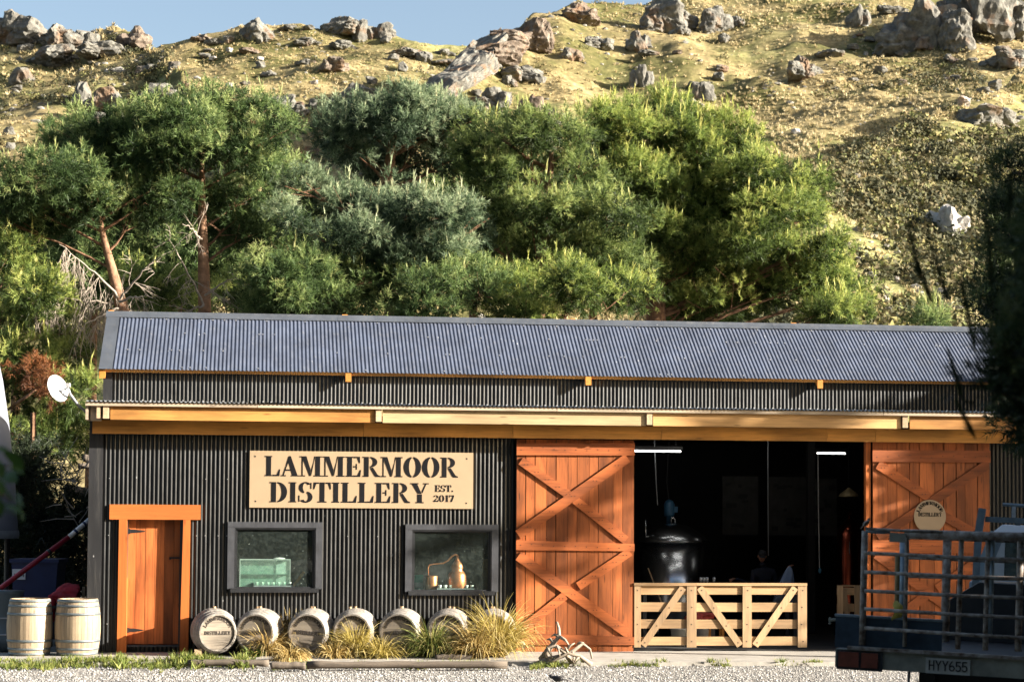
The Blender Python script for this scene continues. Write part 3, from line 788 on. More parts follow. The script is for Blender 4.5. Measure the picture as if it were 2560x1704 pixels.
def rock_verts(seed, level=3):
    g = np.random.default_rng(seed); d, F = ico(level); k = g.uniform(3, 6)
    p = d / (np.sum(np.abs(d) ** k, 1) ** (1 / k))[:, None] * .85
    for _ in range(9):
        nrm = unit(g.normal(size=3) * [1, 1, .6]); o = g.uniform(.55, .85)
        ex = np.maximum(p @ nrm - o, 0); p = p - ex[:, None] * nrm * .9
    p = p * (1 + .22 * fbm(d * 1.6 + seed * 3.1, seed, 4))[:, None] + d * (.10 * (1 - np.abs(fbm(d * 4 + seed, seed + 7, 3))))[:, None]
    lay = vnoise(np.stack([np.floor(p[:, 2] * 6.5 + p[:, 0] * 1.2), np.zeros(len(p)), np.zeros(len(p))], 1) * 1.37 + seed, seed)
    p[:, :2] *= (1 + .09 * lay)[:, None]
    return p, F
def outcrop(px, pyb, w, h, mat='rock', label=None, group=None, blocks=None, seed=None, lean=0):
    seed = seed or int(px * 7 + pyb * 13)
    base = None
    for dy in (0, 6, 12, 20, 30, 45):
        base = hill_hit(px, pyb + dy)
        if base is not None and base.y < 378: break
    if base is None: return
    k = base.y / FPX; Wm, Hm = w * k, h * k
    g = np.random.default_rng(seed); mb_v, mb_f = [], []; off = 0
    nb_ = blocks or (1 if Wm < 2.2 else int(np.clip(Wm / 2.0, 3, 5)))
    for b in range(nb_):
        p, F = rock_verts(seed + b * 11, 4 if Wm > 3.5 and nb_ < 6 else 3)
        if nb_ == 1: c, s = (0, 0), (Wm * .55, Wm * .5, Hm * .62)
        else:
            f = (b + .5) / nb_ * 2 - 1
            top = Hm * g.uniform(.7, 1.0) * (1 - .3 * abs(f) ** 2)
            if b == nb_ // 2: top = Hm
            c, s = (f * Wm * .42, g.uniform(-.25, .25) * Wm), (Wm / nb_ * g.uniform(1.0, 1.5), Wm / nb_ * g.uniform(1.0, 1.5), top * .56)
        a = g.uniform(0, 6.3); ca, sa = math.cos(a), math.sin(a)
        q_ = p @ np.array([[ca, sa, 0], [-sa, ca, 0], [0, 0, 1]]) * s
        q_[:, 0] += c[0] + lean * q_[:, 2]; q_[:, 1] += c[1]; q_[:, 2] += s[2] * .72
        mb_v.append(q_); mb_f += [tuple(i + off for i in f_) for f_ in F]; off += len(p)
    me = bpy.data.meshes.new('rock_outcrop'); me.from_pydata(np.concatenate(mb_v).tolist(), [], mb_f); me.materials.append(M[mat])
    o = link('rock_outcrop' if w > 26 else 'boulder', me, None, base - Vector((0, 0, Hm * .1)))
    o['pxy'] = (px, pyb)
    if label: tag(o, label, 'rock', 'rock outcrops on the hills')
    else: tag(o, 'weathered grey rock lying among the hillside tussock' if w > 26 else 'small pale stone lying on the hillside grass', 'rock', 'loose rocks scattered over the hills' if w > 26 else 'small stones on the hills')
    return o
BIG = [(22, 84, 110, 92, 'rock', 'tall grey tor cut by the left edge of the photo on the skyline'),
 (125, 98, 80, 62, 'rock', 'lumpy grey tor on the left skyline with an orange stained face'),
 (190, 108, 75, 52, 'rock', 'low grey slabs sloping down beside the lumpy left skyline tor'),
 (321, 112, 76, 70, 'rock_rust', 'rust coloured square tor standing alone at the right end of the left ridge'),
 (122, 152, 108, 56, 'rock', 'wide broken grey ledge just below the left skyline tors'),
 (245, 132, 115, 48, 'rock', 'flat grey ledge below and left of the rust coloured square tor'),
 (40, 200, 50, 40, 'rock', 'rounded grey boulder near the left edge with scrub below it'),
 (190, 252, 55, 62, 'rock', 'narrow pale leaning slab midway down the left hillside'),
 (255, 266, 92, 66, 'rock', 'grey layered block facing right midway down the left hillside'),
 (390, 246, 76, 52, 'rock', 'rounded grey rock on the spur above the left pine crown'),
 (235, 308, 52, 38, 'rock', 'pale grey boulder just above the left pine crown'),
 (184, 326, 68, 30, 'rock', 'low pale slab partly hidden by the left pine top'),
 (628, 92, 66, 62, 'rock', 'small pointed tor left of the middle hill summit'),
 (846, 66, 86, 54, 'rock', 'broad castle shaped tor on the summit of the middle hill'),
 (896, 66, 46, 62, 'rock', 'tallest upright spire of the middle hill summit tors'),
 (951, 74, 44, 38, 'rock', 'separate square block at the right end of the middle summit tors'),
 (830, 166, 62, 36, 'rock_rust', 'reddish rounded outcrop on the middle hillside below the summit tors'),
 (884, 262, 90, 72, 'rock', 'grey pyramid shaped outcrop above the bluish pine'),
 (700, 270, 88, 46, 'rock', 'grey outcrop of several blocks in the gap between the pine tops'),
 (1332, 108, 92, 84, 'rock_rust', 'large rust coloured crag at the top of the steep dark cliff'),
 (1445, 44, 78, 60, 'rock_rust', 'brown pointed tor on the right hill skyline'),
 (1664, 66, 122, 100, 'rock', 'massive overhanging grey crag at the top of the right hill'),
 (1790, 66, 64, 78, 'rock', 'leaning grey slab right of the massive overhanging crag'),
 (1590, 114, 50, 62, 'rock', 'pointed grey rock below the massive overhanging crag'),
 (1490, 110, 62, 38, 'rock', 'row of low grey rocks left of the pointed rock'),
 (1424, 138, 54, 36, 'rock', 'small orange and grey block below the row of low rocks'),
 (1600, 208, 48, 70, 'rock', 'upright grey stack above the tallest yellow green pine'),
 (1228, 262, 76, 62, 'rock', 'big pale grey boulder at the foot of the steep cliff'),
 (1322, 288, 54, 76, 'rock_rust', 'pale and pink tooth shaped rock left of the tallest yellow green pine'),
 (1372, 300, 34, 38, 'rock_rust', 'small pink boulder beside the tooth shaped rock'),
 (1300, 190, 80, 46, 'rock', 'heap of grey rocks right of the big pale boulder'),
 (2148, 54, 48, 66, 'rock', 'dark reddish stack high on the right tussock slope'),
 (2008, 186, 70, 70, 'rock', 'grey knobbly outcrop in the tussock basin with a long shadow'),
 (2320, 106, 190, 150, 'rock', 'great dark shaded crag near the upper right corner'),
 (2470, 74, 250, 170, 'rock', 'wide grey fluted cliff in the upper right corner'),
 (2318, 112, 40, 38, 'rock_rust', 'small sunlit orange and white rock below the dark shaded crag'),
 (2520, 156, 84, 56, 'rock', 'pale broken outcrop at the right edge below the fluted cliff'),
 (2475, 312, 120, 72, 'rock', 'rounded grey cliff above the dark pine on the right'),
 (2415, 258, 36, 26, 'rock_pale', 'small pale rock up left of the rounded grey cliff'),
 (2376, 590, 88, 92, 'rock_pale', 'white lichen covered boulder standing in the scrub at right')]
for b in BIG: outcrop(b[0], b[1], b[2], b[3], b[4], b[5])
# the steep dark cliff on the left flank of the right hill
for q, (x, y, w, h) in enumerate(((1072, 238, 50, 52), (1238, 146, 80, 58), (1275, 104, 70, 48))):
    outcrop(x, y, w, h, 'rock' if q < 1 else 'rock_rust', ('dark block at the bottom of the cliff between the two hills', 'lower orange block on the right of the long cliff face', 'upper orange block on the right of the long cliff face')[q], blocks=2, lean=.2)
for (x, y, w, h) in ((70,92,40,28),(345,176,34,22),(418,165,30,22),(430,270,60,40),(285,300,44,30),(330,285,40,30),(10,330,28,22),(12,372,24,24),(470,275,36,34),(712,58,40,14),(758,56,28,12),(760,102,50,22),(845,112,50,24),(755,152,42,18),(640,160,30,18),
    (1010,132,64,24),(1050,142,40,28),(1105,128,38,18),(998,168,30,24),(1115,152,58,16),(740,280,42,28),(774,264,28,28),(920,200,28,20),(1620,128,40,18),(1840,52,36,30),(1810,94,32,22),(1795,192,28,20),(1755,238,44,50),(1700,75,40,22),(1265,205,40,28),(1345,200,34,28),(2075,130,52,22),(2240,20,60,24)):
    outcrop(x, y, w, h, 'rock')
for (x, y, w, h) in ((2180,688,22,12),(2246,702,12,14),(2213,754,26,18),(2220,778,26,14),(2300,734,26,12),(2100,484,22,15),(2150,408,20,14),(2256,400,14,14),(2330,640,16,12),(2120,610,20,10),(1990,328,20,16),(2235,560,18,12),(640,142,18,12),(777,202,20,10),(520,140,22,10),(560,210,20,12),(560,120,18,10),(480,190,18,9)):
    outcrop(x, y, w, h, 'rock_pale')

# the long shaded cliff face falling from the crag to the saddle
def cliff_face():
    ou = [(1048,246),(1064,215),(1076,190),(1108,178),(1143,141),(1178,106),(1213,90),(1250,72)]
    ri = [(1090,252),(1114,228),(1138,206),(1174,186),(1208,170),(1224,146),(1238,112),(1264,88)]
    re_ = [(1116,264),(1142,242),(1168,226),(1202,206),(1238,188),(1254,160),(1264,130),(1286,100)]
    n = 56; t = np.linspace(0, 7, n); ip = lambda p: np.stack([np.interp(t, range(8), [q[0] for q in p]), np.interp(t, range(8), [q[1] for q in p])], 1)
    A, B, C = ip(ou), ip(ri), ip(re_); V = []
    for i in range(n):
        h = hill_hit(C[i, 0], C[i, 1] + 4); Yh = h.y if h is not None else 285.
        a_, b_, c_ = np.array(at(A[i, 0], A[i, 1], Yh + 3.5)), np.array(at(B[i, 0], B[i, 1], Yh - 5.0)), np.array(at(C[i, 0], C[i, 1], Yh + 1.0))
        a0 = a_ + [1.0, 8, -6.0]
        for f in np.linspace(0, 1, 5)[:-1]: V.append(a0 * (1 - f) + a_ * f)
        for f in np.linspace(0, 1, 17)[:-1]: V.append(a_ * (1 - f) + b_ * f)
        for f in np.linspace(0, 1, 13): V.append(b_ * (1 - f) + c_ * f)
    V = np.array(V); m_ = len(V) // n
    V = V + fbm(V * .22, 90, 4)[:, None] * np.array([.5, -.6, .5]) + (1 - np.abs(fbm(V * .55, 95, 3)))[:, None] * np.array([.2, -.3, .2])
    idx = np.arange(n * m_).reshape(n, m_); F = np.stack([idx[:-1, :-1], idx[1:, :-1], idx[1:, 1:], idx[:-1, 1:]], -1).reshape(-1, 4)
    me = bpy.data.meshes.new('cliff'); me.from_pydata(V.tolist(), [], F.tolist()); me.materials.append(M['rock'])
    o = link('cliff', me); tag(o, 'long shaded cliff face falling to the saddle between the two hills', 'cliff', 'rock outcrops on the hills')
cliff_face()
g_ = np.random.default_rng(77); cnt = 0
while cnt < 85:
    x, y = g_.uniform(0, 2500), g_.uniform(70, 420)
    if hill_hit(x, y) is None or hill_hit(x, y - 12) is None: continue
    nn = float(fbm(np.array([[x * .006, y * .009, 2.]]), 61, 2)[0])
    if g_.uniform() > .35 + nn or (1750 < x < 2250 and y > 200): continue
    w = g_.uniform(16, 44) * (1 if x < 1500 else .85); outcrop(x, y, max(w, 27), w * g_.uniform(.35, .7), 'rock' if g_.uniform() < .8 else 'rock_rust', seed=int(2000 + cnt)); cnt += 1
def d_scree(x, y, h):
    nn = float(fbm(np.array([[h.x * .05, h.y * .05, 12.]]), 71, 3)[0]); return np.clip(nn * 1.2 - .05, 0.02, .8)
P, K = hill_scatter(5200, d_scree, 14); d, F = ico(1); F = np.array(F); N = len(P)
sz = NRG.uniform(.10, .42, N)[:, None, None] * np.array([1.3, 1, .75]) * NRG.uniform(.7, 1.3, (N, 1, 3))
V = (P[:, None, :] + d[None] * sz * NRG.uniform(.7, 1.25, (N, len(d), 1)))[:, F.ravel()].reshape(-1, 3)
M['scree'] = leaf_mat('scree stones', [(0, (.09, .085, .072)), (.5, (.17, .16, .135)), (1, (.30, .285, .25))], 0, .95)
tag(link('scree_stones', tri_mesh('scree_stones', V, M['scree'], {'tint': np.repeat(NRG.uniform(0, 1, N), F.size)})), None, None, None, 'stuff')
SHORT = ['left edge tor', 'lumpy skyline tor', 'low skyline slabs', 'rust coloured square tor', 'wide broken ledge', 'flat ledge', 'rounded boulder near the left edge', 'leaning slab', 'layered block', 'rounded spur rock', 'pale boulder over the left pine', 'low pale slab', 'small pointed tor', 'castle shaped tor', 'summit spire', 'square summit block', 'reddish outcrop', 'pyramid shaped outcrop', 'outcrop between the pine tops', 'rust coloured crag', 'brown pointed tor', 'massive overhanging crag', 'leaning slab by the crag', 'pointed grey rock', 'row of low rocks', 'orange and grey block', 'upright grey stack', 'big pale boulder', 'tooth shaped rock', 'small pink boulder', 'heap of grey rocks', 'dark reddish stack', 'knobbly basin outcrop', 'great shaded crag', 'fluted cliff', 'small sunlit orange rock', 'pale broken outcrop', 'rounded grey cliff', 'small pale rock', 'white lichen boulder']
_used = set()
for o in [o for o in COL.objects if o.get('pxy') is not None]:
    x, y = o['pxy'][0], o['pxy'][1]; del o['pxy']
    if o.get('group') == 'rock outcrops on the hills': continue
    sz = 'small pale stone' if o.name.startswith('boulder') else 'loose grey rock'
    for d_, k in sorted((math.hypot(b[0] - x, b[1] - y), k) for k, b in enumerate(BIG)):
        dx, dy = x - BIG[k][0], y - BIG[k][1]; far = 'well ' if d_ > 130 else 'just '
        w_ = ('right of' if dx > 0 else 'left of') if abs(dx) > abs(dy) else ('below' if dy > 0 else 'above')
        lab = '%s %s%s the %s' % (sz, far, w_, SHORT[k])
        if lab not in _used: _used.add(lab); o['label'] = lab; break
# ================================================================== PINES
GREEN = [(0, (0.016, 0.030, 0.010)), (.3, (0.061, 0.105, 0.034)), (.6, (0.152, 0.218, 0.071)), (.85, (0.274, 0.330, 0.117)), (1, (0.460, 0.450, 0.200))]
BLUE = [(0, (0.016, 0.032, 0.016)), (.3, (0.073, 0.112, 0.060)), (.6, (0.176, 0.237, 0.129)), (.85, (0.297, 0.357, 0.211)), (1, (0.460, 0.460, 0.270))]
OLIVE = [(0, (0.018, 0.032, 0.010)), (.3, (0.075, 0.115, 0.034)), (.6, (0.184, 0.242, 0.072)), (.85, (0.316, 0.365, 0.119)), (1, (0.520, 0.500, 0.200))]
YELL = [(0, (0.020, 0.034, 0.008)), (.3, (0.088, 0.135, 0.031)), (.6, (0.227, 0.287, 0.069)), (.85, (0.381, 0.415, 0.111)), (1, (0.540, 0.500, 0.180))]
M['pine_green'] = leaf_mat('pine needles', GREEN, .45)
M['pine_blue'] = leaf_mat('bluish pine needles', BLUE, .45)
M['pine_olive'] = leaf_mat('olive pine needles', OLIVE, .45)
M['pine_yellow'] = leaf_mat('yellow green pine needles', YELL, .45)
M['pine_shaded'] = leaf_mat('shade darkened pine needles', [(p_, scl(c_, .5)) for p_, c_ in GREEN], .3)  # needle green darkened: shade on the right-edge pines put into the colour
M['shaded_leaf'] = leaf_mat('shade darkened leaves', [(0, (.006, .010, .005)), (.5, (.018, .028, .012)), (1, (.05, .065, .025))], .2)  # shade beside the shed put into the leaf colour
M['dead_needles'] = leaf_mat('dead needles', [(0, (.08, .03, .012)), (1, (.25, .10, .035))], .3)
M['bark'] = plain('pine bark', (.15, .085, .052), .95, 0, .5, 9, .8, .1, (.26, .15, .09))
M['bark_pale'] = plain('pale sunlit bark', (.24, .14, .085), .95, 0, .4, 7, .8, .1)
M['dead_wood'] = plain('dead grey wood', (.30, .255, .205), .9, 0, .3, 12, .2, .1)
def crown_points(lobes, Y, dens, g, up=.55, ball=.26, ntf=15):
    P, D, L, T = [], [], [], []
    if len(lobes) > 5:
        lobes = list(lobes) + [(l[0] + g.uniform(-.7, .7) * l[2], l[1] + g.uniform(.1, .9) * l[3], l[2] * .72, l[3] * .72, (l[4] if len(l) > 4 else 0) + g.uniform(-.8, 2.2)) for l in lobes if g.uniform() < .6]
    for k, lb in enumerate(lobes):
        px, py, rx, ry = lb[:4]; dy = lb[4] if len(lb) > 4 else g.uniform(-1.6, 1.6)
        c = np.array(at(px, py, Y + dy)); m = (Y + dy) / FPX
        r = np.array([rx * m * .95, rx * m * .9, ry * m * .95])
        area = 12.6 * ((r[0] * r[1]) ** 1.6 / 3 + 2 * (r[0] * r[2]) ** 1.6 / 3) ** (1 / 1.6)
        n = int(area * dens / ntf) + 2; br = ball
        q = unit(g.normal(size=(n, 3))); q[:, 2] = np.where(q[:, 2] < -.12, -q[:, 2] * .8, q[:, 2]); q = unit(q)
        lump = .8 * fbm(q * 2.2 + k * 5.3, k, 2)
        q = q[g.uniform(size=n) < np.clip(.70 + lump, .1, 1)]; n = len(q); lump = .8 * fbm(q * 2.2 + k * 5.3, k, 2)
        cc = c + q * r * (1 + .30 * lump - g.exponential(.14, n) + np.where(g.uniform(size=n) < .16, g.uniform(.1, .45, n), 0))[:, None]
        out = unit(q * .75 + np.array([0, 0, up]))
        d = unit(np.repeat(out, ntf, 0) * .62 + unit(g.normal(size=(n * ntf, 3))) * .85)
        bs = np.repeat(br * g.uniform(.6, 1.45, n), ntf)
        p = np.repeat(cc, ntf, 0) + d * (bs * g.uniform(.35, 1.0, n * ntf))[:, None]
        ax = unit(d + np.array([0, 0, up * .8]) + g.normal(size=d.shape) * .15)
        ct = np.repeat(g.normal(size=n) * .20 + .14 * lump, ntf)
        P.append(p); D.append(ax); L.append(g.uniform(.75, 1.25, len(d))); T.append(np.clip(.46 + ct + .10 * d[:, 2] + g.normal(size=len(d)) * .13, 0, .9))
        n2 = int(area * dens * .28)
        q = unit(g.normal(size=(n2, 3))); P.append(c + q * r * g.uniform(.15, .72, n2)[:, None]); D.append(unit(q + g.normal(size=q.shape) * .5)); L.append(g.uniform(1.1, 1.6, n2)); T.append(g.uniform(.05, .3, n2))  # core tufts tinted darker, painting in the shade inside the crown
    return np.concatenate(P), np.concatenate(D), np.concatenate(L), np.concatenate(T)
def pine(name, label, lobes, Y, mat, trunk=None, seed=1, dens=86, tl=.225, needles=17, rad=.22, bark='bark', candles=.12, cat='tree', group='pines behind the shed', limbs=True, nofoot=False, nw=.036, up=.34, x_off=0, base=None):
    g = np.random.default_rng(seed)
    if trunk is None:
        xs = [l[0] for l in lobes]; mx = sum(xs) / len(xs); ty = min(l[1] for l in lobes)
        trunk = [(mx, ty + .55 * (900 - ty)), (mx + 6, ty + 60)]
    T = [at(x, y, Y) for x, y in trunk]
    foot = Vector((T[0].x + (T[0].x - T[1].x) * .4, T[0].y, -.1)); T = T if nofoot else [foot] + T
    if nofoot: foot = T[0]
    t = thing(name, label, cat, foot, group=group)
    inv = Matrix.Translation(-foot)
    n = len(T); mb = MB().tube(T, [rad * (1 - .78 * i / (n - 1)) for i in range(n)], 9).xf(inv)
    mb.build('trunk', M[bark], t, True)
    P, D, L, tint = crown_points(lobes, Y, dens, g, up, tl * 1.15)
    V, I = tufts(P, D, L * tl, needles, (.35, 1.30), .58, nw, .9)
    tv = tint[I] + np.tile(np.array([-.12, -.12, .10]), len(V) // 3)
    # upright pale shoots on the crown's top
    if candles:
        topm = (D[:, 2] > .80) & (g.uniform(size=len(P)) < candles * .8)
        Pc = P[topm]
        if len(Pc):
            Dc = np.tile([0, 0, 1.], (len(Pc), 1)) + g.normal(size=(len(Pc), 3)) * .10
            Vc, Ic = tufts(Pc + [0, 0, .05], Dc, g.uniform(1.0, 2.2, len(Pc)) * tl, 9, (.08, .42), .45, .04, .85)
            V = np.concatenate([V, Vc]); tv = np.concatenate([tv, np.full(len(Vc), .93) + g.uniform(-.1, .07, len(Pc))[Ic]])
    V = V - np.array(foot)
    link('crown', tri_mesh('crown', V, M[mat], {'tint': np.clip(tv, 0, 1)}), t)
    if limbs:
        lm = MB(); zt = [p.z for p in T]
        for lb in lobes:
            c = at(lb[0], lb[1], Y + (lb[4] if len(lb) > 4 else 0)); h = min(max(c.z - .35 * abs(c.x - T[-1].x) - .3, T[1].z - .5), T[-1].z - .1)
            f = 0
            for i in range(n - 1):
                if zt[i] <= h <= zt[i + 1]: f = (h - zt[i]) / max(1e-6, zt[i + 1] - zt[i]); s0 = T[i].lerp(T[i + 1], f); break
            else: s0 = T[-1]
            mid = s0.lerp(c, .5) + Vector((0, 0, -.12 + .2 * rnd.random())); r0 = rad * .20
            lm.tube([s0, mid, c], [r0, r0 * .7, r0 * .3], 6, False)
            for _ in range(5):
                e = c + Vector((g.uniform(-1, 1), g.uniform(-1, 1), g.uniform(-.2, .8))) * lb[2] * Y / FPX * .8
                lm.tube([mid.lerp(c, g.uniform(.2, 1)), e], [r0 * .35, r0 * .12], 4, False)
        lm.xf(inv).build('limbs', M['bark'], t, True)
    return t, foot
def dead_branch(t, foot, a, b, Y, n_sub, droop, seed, L=(.5, 1.2), r=.03):
    g = random.Random(seed); A, B = at(*a, Y), at(*b, Y + g.uniform(-.8, -.2)); mb = MB()
    ctrl = A.lerp(B, .5) + Vector((0, 0, .12)); N = 12
    pts = [A * (1-s)**2 + ctrl * 2*s*(1-s) + B * s*s + Vector((g.uniform(-.03, .03), 0, g.uniform(-.03, .03))) for s in [i / N for i in range(N + 1)]]
    mb.tube(pts, [r * .75 * (1 - .8 * i / N) for i in range(N + 1)], 6, False)
    for k in range(n_sub):
        s = g.uniform(.12, 1); p = pts[int(s * N)]; side = g.choice((-1, 1)); l = g.uniform(*L) * (1.1 - .4 * s)
        d = Vector((g.uniform(-.5, .5) + (B - A).normalized().x * .5, g.uniform(-.6, .6), -droop * g.uniform(.4, 1.3) + (.5 if g.random() < .2 else 0))).normalized()
        q = [p]; 
        for j in range(5): d = (d + Vector((g.uniform(-.35, .35), g.uniform(-.3, .3), -.16 * droop))).normalized(); q.append(q[-1] + d * l / 5)
        mb.tube(q, [r * .24 * (1 - .15 * j) for j in range(6)], 4, False)
        for m_ in range(5):
            w = q[g.randint(1, 4)]; d2 = (d + Vector((g.uniform(-.9, .9), g.uniform(-.5, .5), g.uniform(-.6, .3)))).normalized(); l2 = l * g.uniform(.25, .5)
            mb.tube([w, w + d2 * l2 * .5, w + (d2 + Vector((0, 0, -.35 * droop))) * l2], [r * .15, r * .12, r * .06], 3, False)
    mb.xf(Matrix.Translation(-foot)).build('dead_branch', M['dead_wood'], t, True)
tA, fA = pine('pine_tree', 'pine with a leaning bare trunk and dead drooping branches behind the roof at far left',
    [(50,480,85,55),(150,440,90,52),(240,445,75,52),(110,540,100,52),(290,495,80,52),(365,505,55,55),(200,515,90,60),(20,560,70,55),(315,575,48,42),(390,470,36,36)], 47.6, 'pine_green',
    [(312,800),(296,735),(276,660),(260,600),(244,520)], 2, rad=.21, bark='bark_pale')
for k, (a, b, ns) in enumerate((((300,762),(70,748),44), ((296,742),(150,612),30), ((300,770),(190,830),10), ((300,745),(400,640),6), ((298,755),(380,742),6))):
    dead_branch(tA, fA, a, b, 47.6 - .3 * k, ns, 1.1 if k < 3 else .2, 40 + k, r=.045)
tB, fB = pine('pine_tree', 'tall pine with a straight orange trunk and flat spreading top behind the roof',
    [(185,350,65,50),(265,335,75,55),(350,330,78,62),(440,315,85,65),(540,295,92,62),(640,305,76,58),(695,335,42,42),(420,390,100,46),(560,385,95,50),(250,392,75,42),(630,405,66,42),(500,500,70,42),(590,510,70,52),(560,570,75,48),(620,590,52,40),(452,500,36,34)], 48.8, 'pine_green',
    [(512,800),(508,640),(505,540),(505,450),(502,350)], 3, rad=.20, bark='bark_pale')
for k, (a, b, ns) in enumerate((((508,760),(415,585),12), ((512,740),(600,690),10), ((512,765),(455,790),5), ((505,600),(455,560),6))):
    dead_branch(tB, fB, a, b, 48.2 - .2 * k, ns, .3, 60 + k, (.4, .9), .04)
pine('pine_tree', 'bluish pine with a pointed top in front of the middle hill',
    [(1008,268,44,46),(1062,282,70,42),(900,310,74,52),(980,315,84,62),(1080,330,92,62),(1160,310,52,52),(830,345,56,50),(900,395,84,46),(1020,410,84,50),(1120,405,74,55),(960,465,66,38)], 52.5, 'pine_blue',
    [(985,820),(975,600),(968,450),(985,330),(1005,230)], 4, rad=.30)
pine('pine_tree', 'pale bluish pine low in front of the pointed bluish one',
    [(760,480,56,46),(840,518,76,50),(920,520,84,54),(1010,540,94,54),(1110,545,76,54),(1185,575,54,52),(860,598,84,48),(960,628,104,48),(1080,640,104,44),(720,560,36,36)], 48.2, 'pine_blue',
    [(1010,830),(1005,620),(1010,520)], 5, rad=.24)
pine('pine_tree', 'bushy olive pine standing between the bluish pines and the yellow green one',
    [(1190,380,55,52),(1260,352,74,52),(1340,345,74,52),(1420,362,66,54),(1230,440,84,48),(1330,430,92,54),(1440,450,76,54),(1260,520,76,54),(1360,540,94,54),(1470,540,76,50),(1240,620,76,48),(1340,640,94,48),(1450,650,94,48),(1550,660,76,50),(1560,560,66,46)], 51, 'pine_olive',
    [(1340,830),(1360,600),(1380,380)], 6, rad=.32)
pine('pine_tree', 'largest yellow green pine, highest and farthest right behind the roof',
    [(1500,315,56,46),(1580,296,66,46),(1660,290,66,46),(1735,318,56,46),(1560,345,94,54),(1680,345,94,54),(1790,345,64,46),(1862,350,46,40),(1800,408,84,46),(1880,445,76,46),(1960,465,64,50),(2030,478,40,46),(1700,430,104,46),(1930,535,94,46),(2022,545,42,36),(1800,530,94,50),(1860,610,104,42),(1980,645,84,46),(2062,628,54,50),(1760,650,84,46),(2030,705,84,46),(2112,735,54,46),(1900,742,120,50),(1780,765,94,46),(2080,790,84,38),(1620,470,80,56),(1700,545,84,56),(1640,600,80,56),(1690,690,94,60),(1600,700,80,50),(1560,440,70,46),(1500,390,70,50),(1740,480,80,50),(1840,700,90,50),(1700,780,90,40)], 54.5, 'pine_yellow',
    [(1640,840),(1640,700),(1622,560),(1640,420),(1655,280)], 7, rad=.36, candles=.22)
pine('young_pine', 'low dark bushy pine showing over the roof in front of the bluish pines',
    [(680,700,66,46),(760,690,74,54),(720,765,84,46),(840,735,66,62),(655,765,46,36),(905,705,60,46)], 46.8, 'pine_green', None, 8, rad=.15, candles=.05)
pine('young_pine', 'low olive pine over the middle of the roof ridge',
    [(980,725,104,54),(1100,735,104,54),(1210,735,84,54),(1040,790,90,40),(1160,690,70,40)], 46.5, 'pine_green', None, 9, rad=.15, candles=.05)
pine('young_pine', 'low yellowish pine over the roof left of the dark trunk',
    [(1330,740,104,54),(1450,745,84,54),(1555,745,80,52),(1280,795,90,40),(1420,700,70,40)], 46.6, 'pine_yellow', None, 10, rad=.15, candles=.05)
pine('young_pine', 'yellow green bush seen between the two bare pine trunks',
    [(400,735,84,52),(330,705,50,44),(450,775,60,40),(610,745,74,46)], 56, 'pine_yellow', None, 11, rad=.12, candles=.1)
pine('conifer', 'broad yellow green conifer beside the left end of the shed',
    [(10,700,74,52),(90,745,66,54),(30,805,84,54),(130,825,66,54),(180,885,54,54),(60,905,92,54),(10,640,60,40),(190,1000,50,72),(40,1010,80,54),(120,1065,74,54),(190,1095,48,54),(55,1110,74,54),(-40,950,70,90)], 47.5, 'pine_yellow', [(-60,1250),(-50,800)], 12, rad=.15, candles=.15, dens=60)
pine('conifer', 'conifer branch of dead rust brown needles beside the satellite dish',
    [(95,955,52,42),(130,980,42,46),(70,930,40,30)], 45.8, 'dead_needles', [(40,1010),(75,985),(120,950)], 13, rad=.05, candles=0, group=None, nofoot=True, tl=.17)
# dark pines farther back
for k, (x, y, r, s) in enumerate(((40,640,100,70),(230,600,110,90),(420,560,110,90),(640,620,100,90),(700,450,50,50),(820,660,110,80),(1180,520,130,110),(1480,560,130,110),(1720,640,130,100))):
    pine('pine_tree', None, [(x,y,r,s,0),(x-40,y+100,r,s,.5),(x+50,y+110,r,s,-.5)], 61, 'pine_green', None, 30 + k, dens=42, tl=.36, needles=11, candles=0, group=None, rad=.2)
DARK = ['behind the crown of the leaning pine', 'behind the straight orange trunk', 'right of the straight orange trunk', 'left of the low bluish pine', 'between the flat topped pine and the pointed bluish one', 'behind the low bluish pine', 'behind the bushy olive pine', 'left of the yellow green pine trunk', 'right of the yellow green pine trunk']
for o, w_ in zip([o for o in COL.objects if o.get('category') == 'tree' and not o.get('label')], DARK):
    tag(o, 'shaded dark pine far back ' + w_, 'tree', 'dark pines at the back of the plantation')
pine('pine_seedling', 'small dark seedling pine on the slope above the right end of the ridge', [(2322,812,20,26),(2340,822,16,20),(2330,800,8,16)], 58, 'pine_green', None, 50, dens=120, tl=.3, rad=.04, candles=.4, group=None, limbs=False)
# the pine at the right edge of the picture, and the branch close to the camera
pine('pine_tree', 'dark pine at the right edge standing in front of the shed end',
    [(2545,430,44,46),(2560,520,66,54),(2512,560,34,56),(2540,640,80,66),(2540,730,86,72),(2550,800,64,56),(2475,770,32,36),(2440,740,18,28),(2560,900,70,66),(2580,1000,70,66),(2570,820,90,90),(2600,950,90,90),(2560,1075,60,46)], 22, 'pine_shaded',
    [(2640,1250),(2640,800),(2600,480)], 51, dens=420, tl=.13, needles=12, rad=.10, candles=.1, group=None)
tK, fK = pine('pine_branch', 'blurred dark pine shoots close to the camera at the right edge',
    [(2560,905,50,80,0),(2610,760,46,100,.1),(2590,1040,56,56,0),(2512,985,26,54,0),(2680,900,100,170,.2),(2630,620,34,60,.1)], 7, 'pine_shaded',
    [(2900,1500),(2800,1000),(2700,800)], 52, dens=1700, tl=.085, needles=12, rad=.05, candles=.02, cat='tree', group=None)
P, D, L, T = [], [], [], []
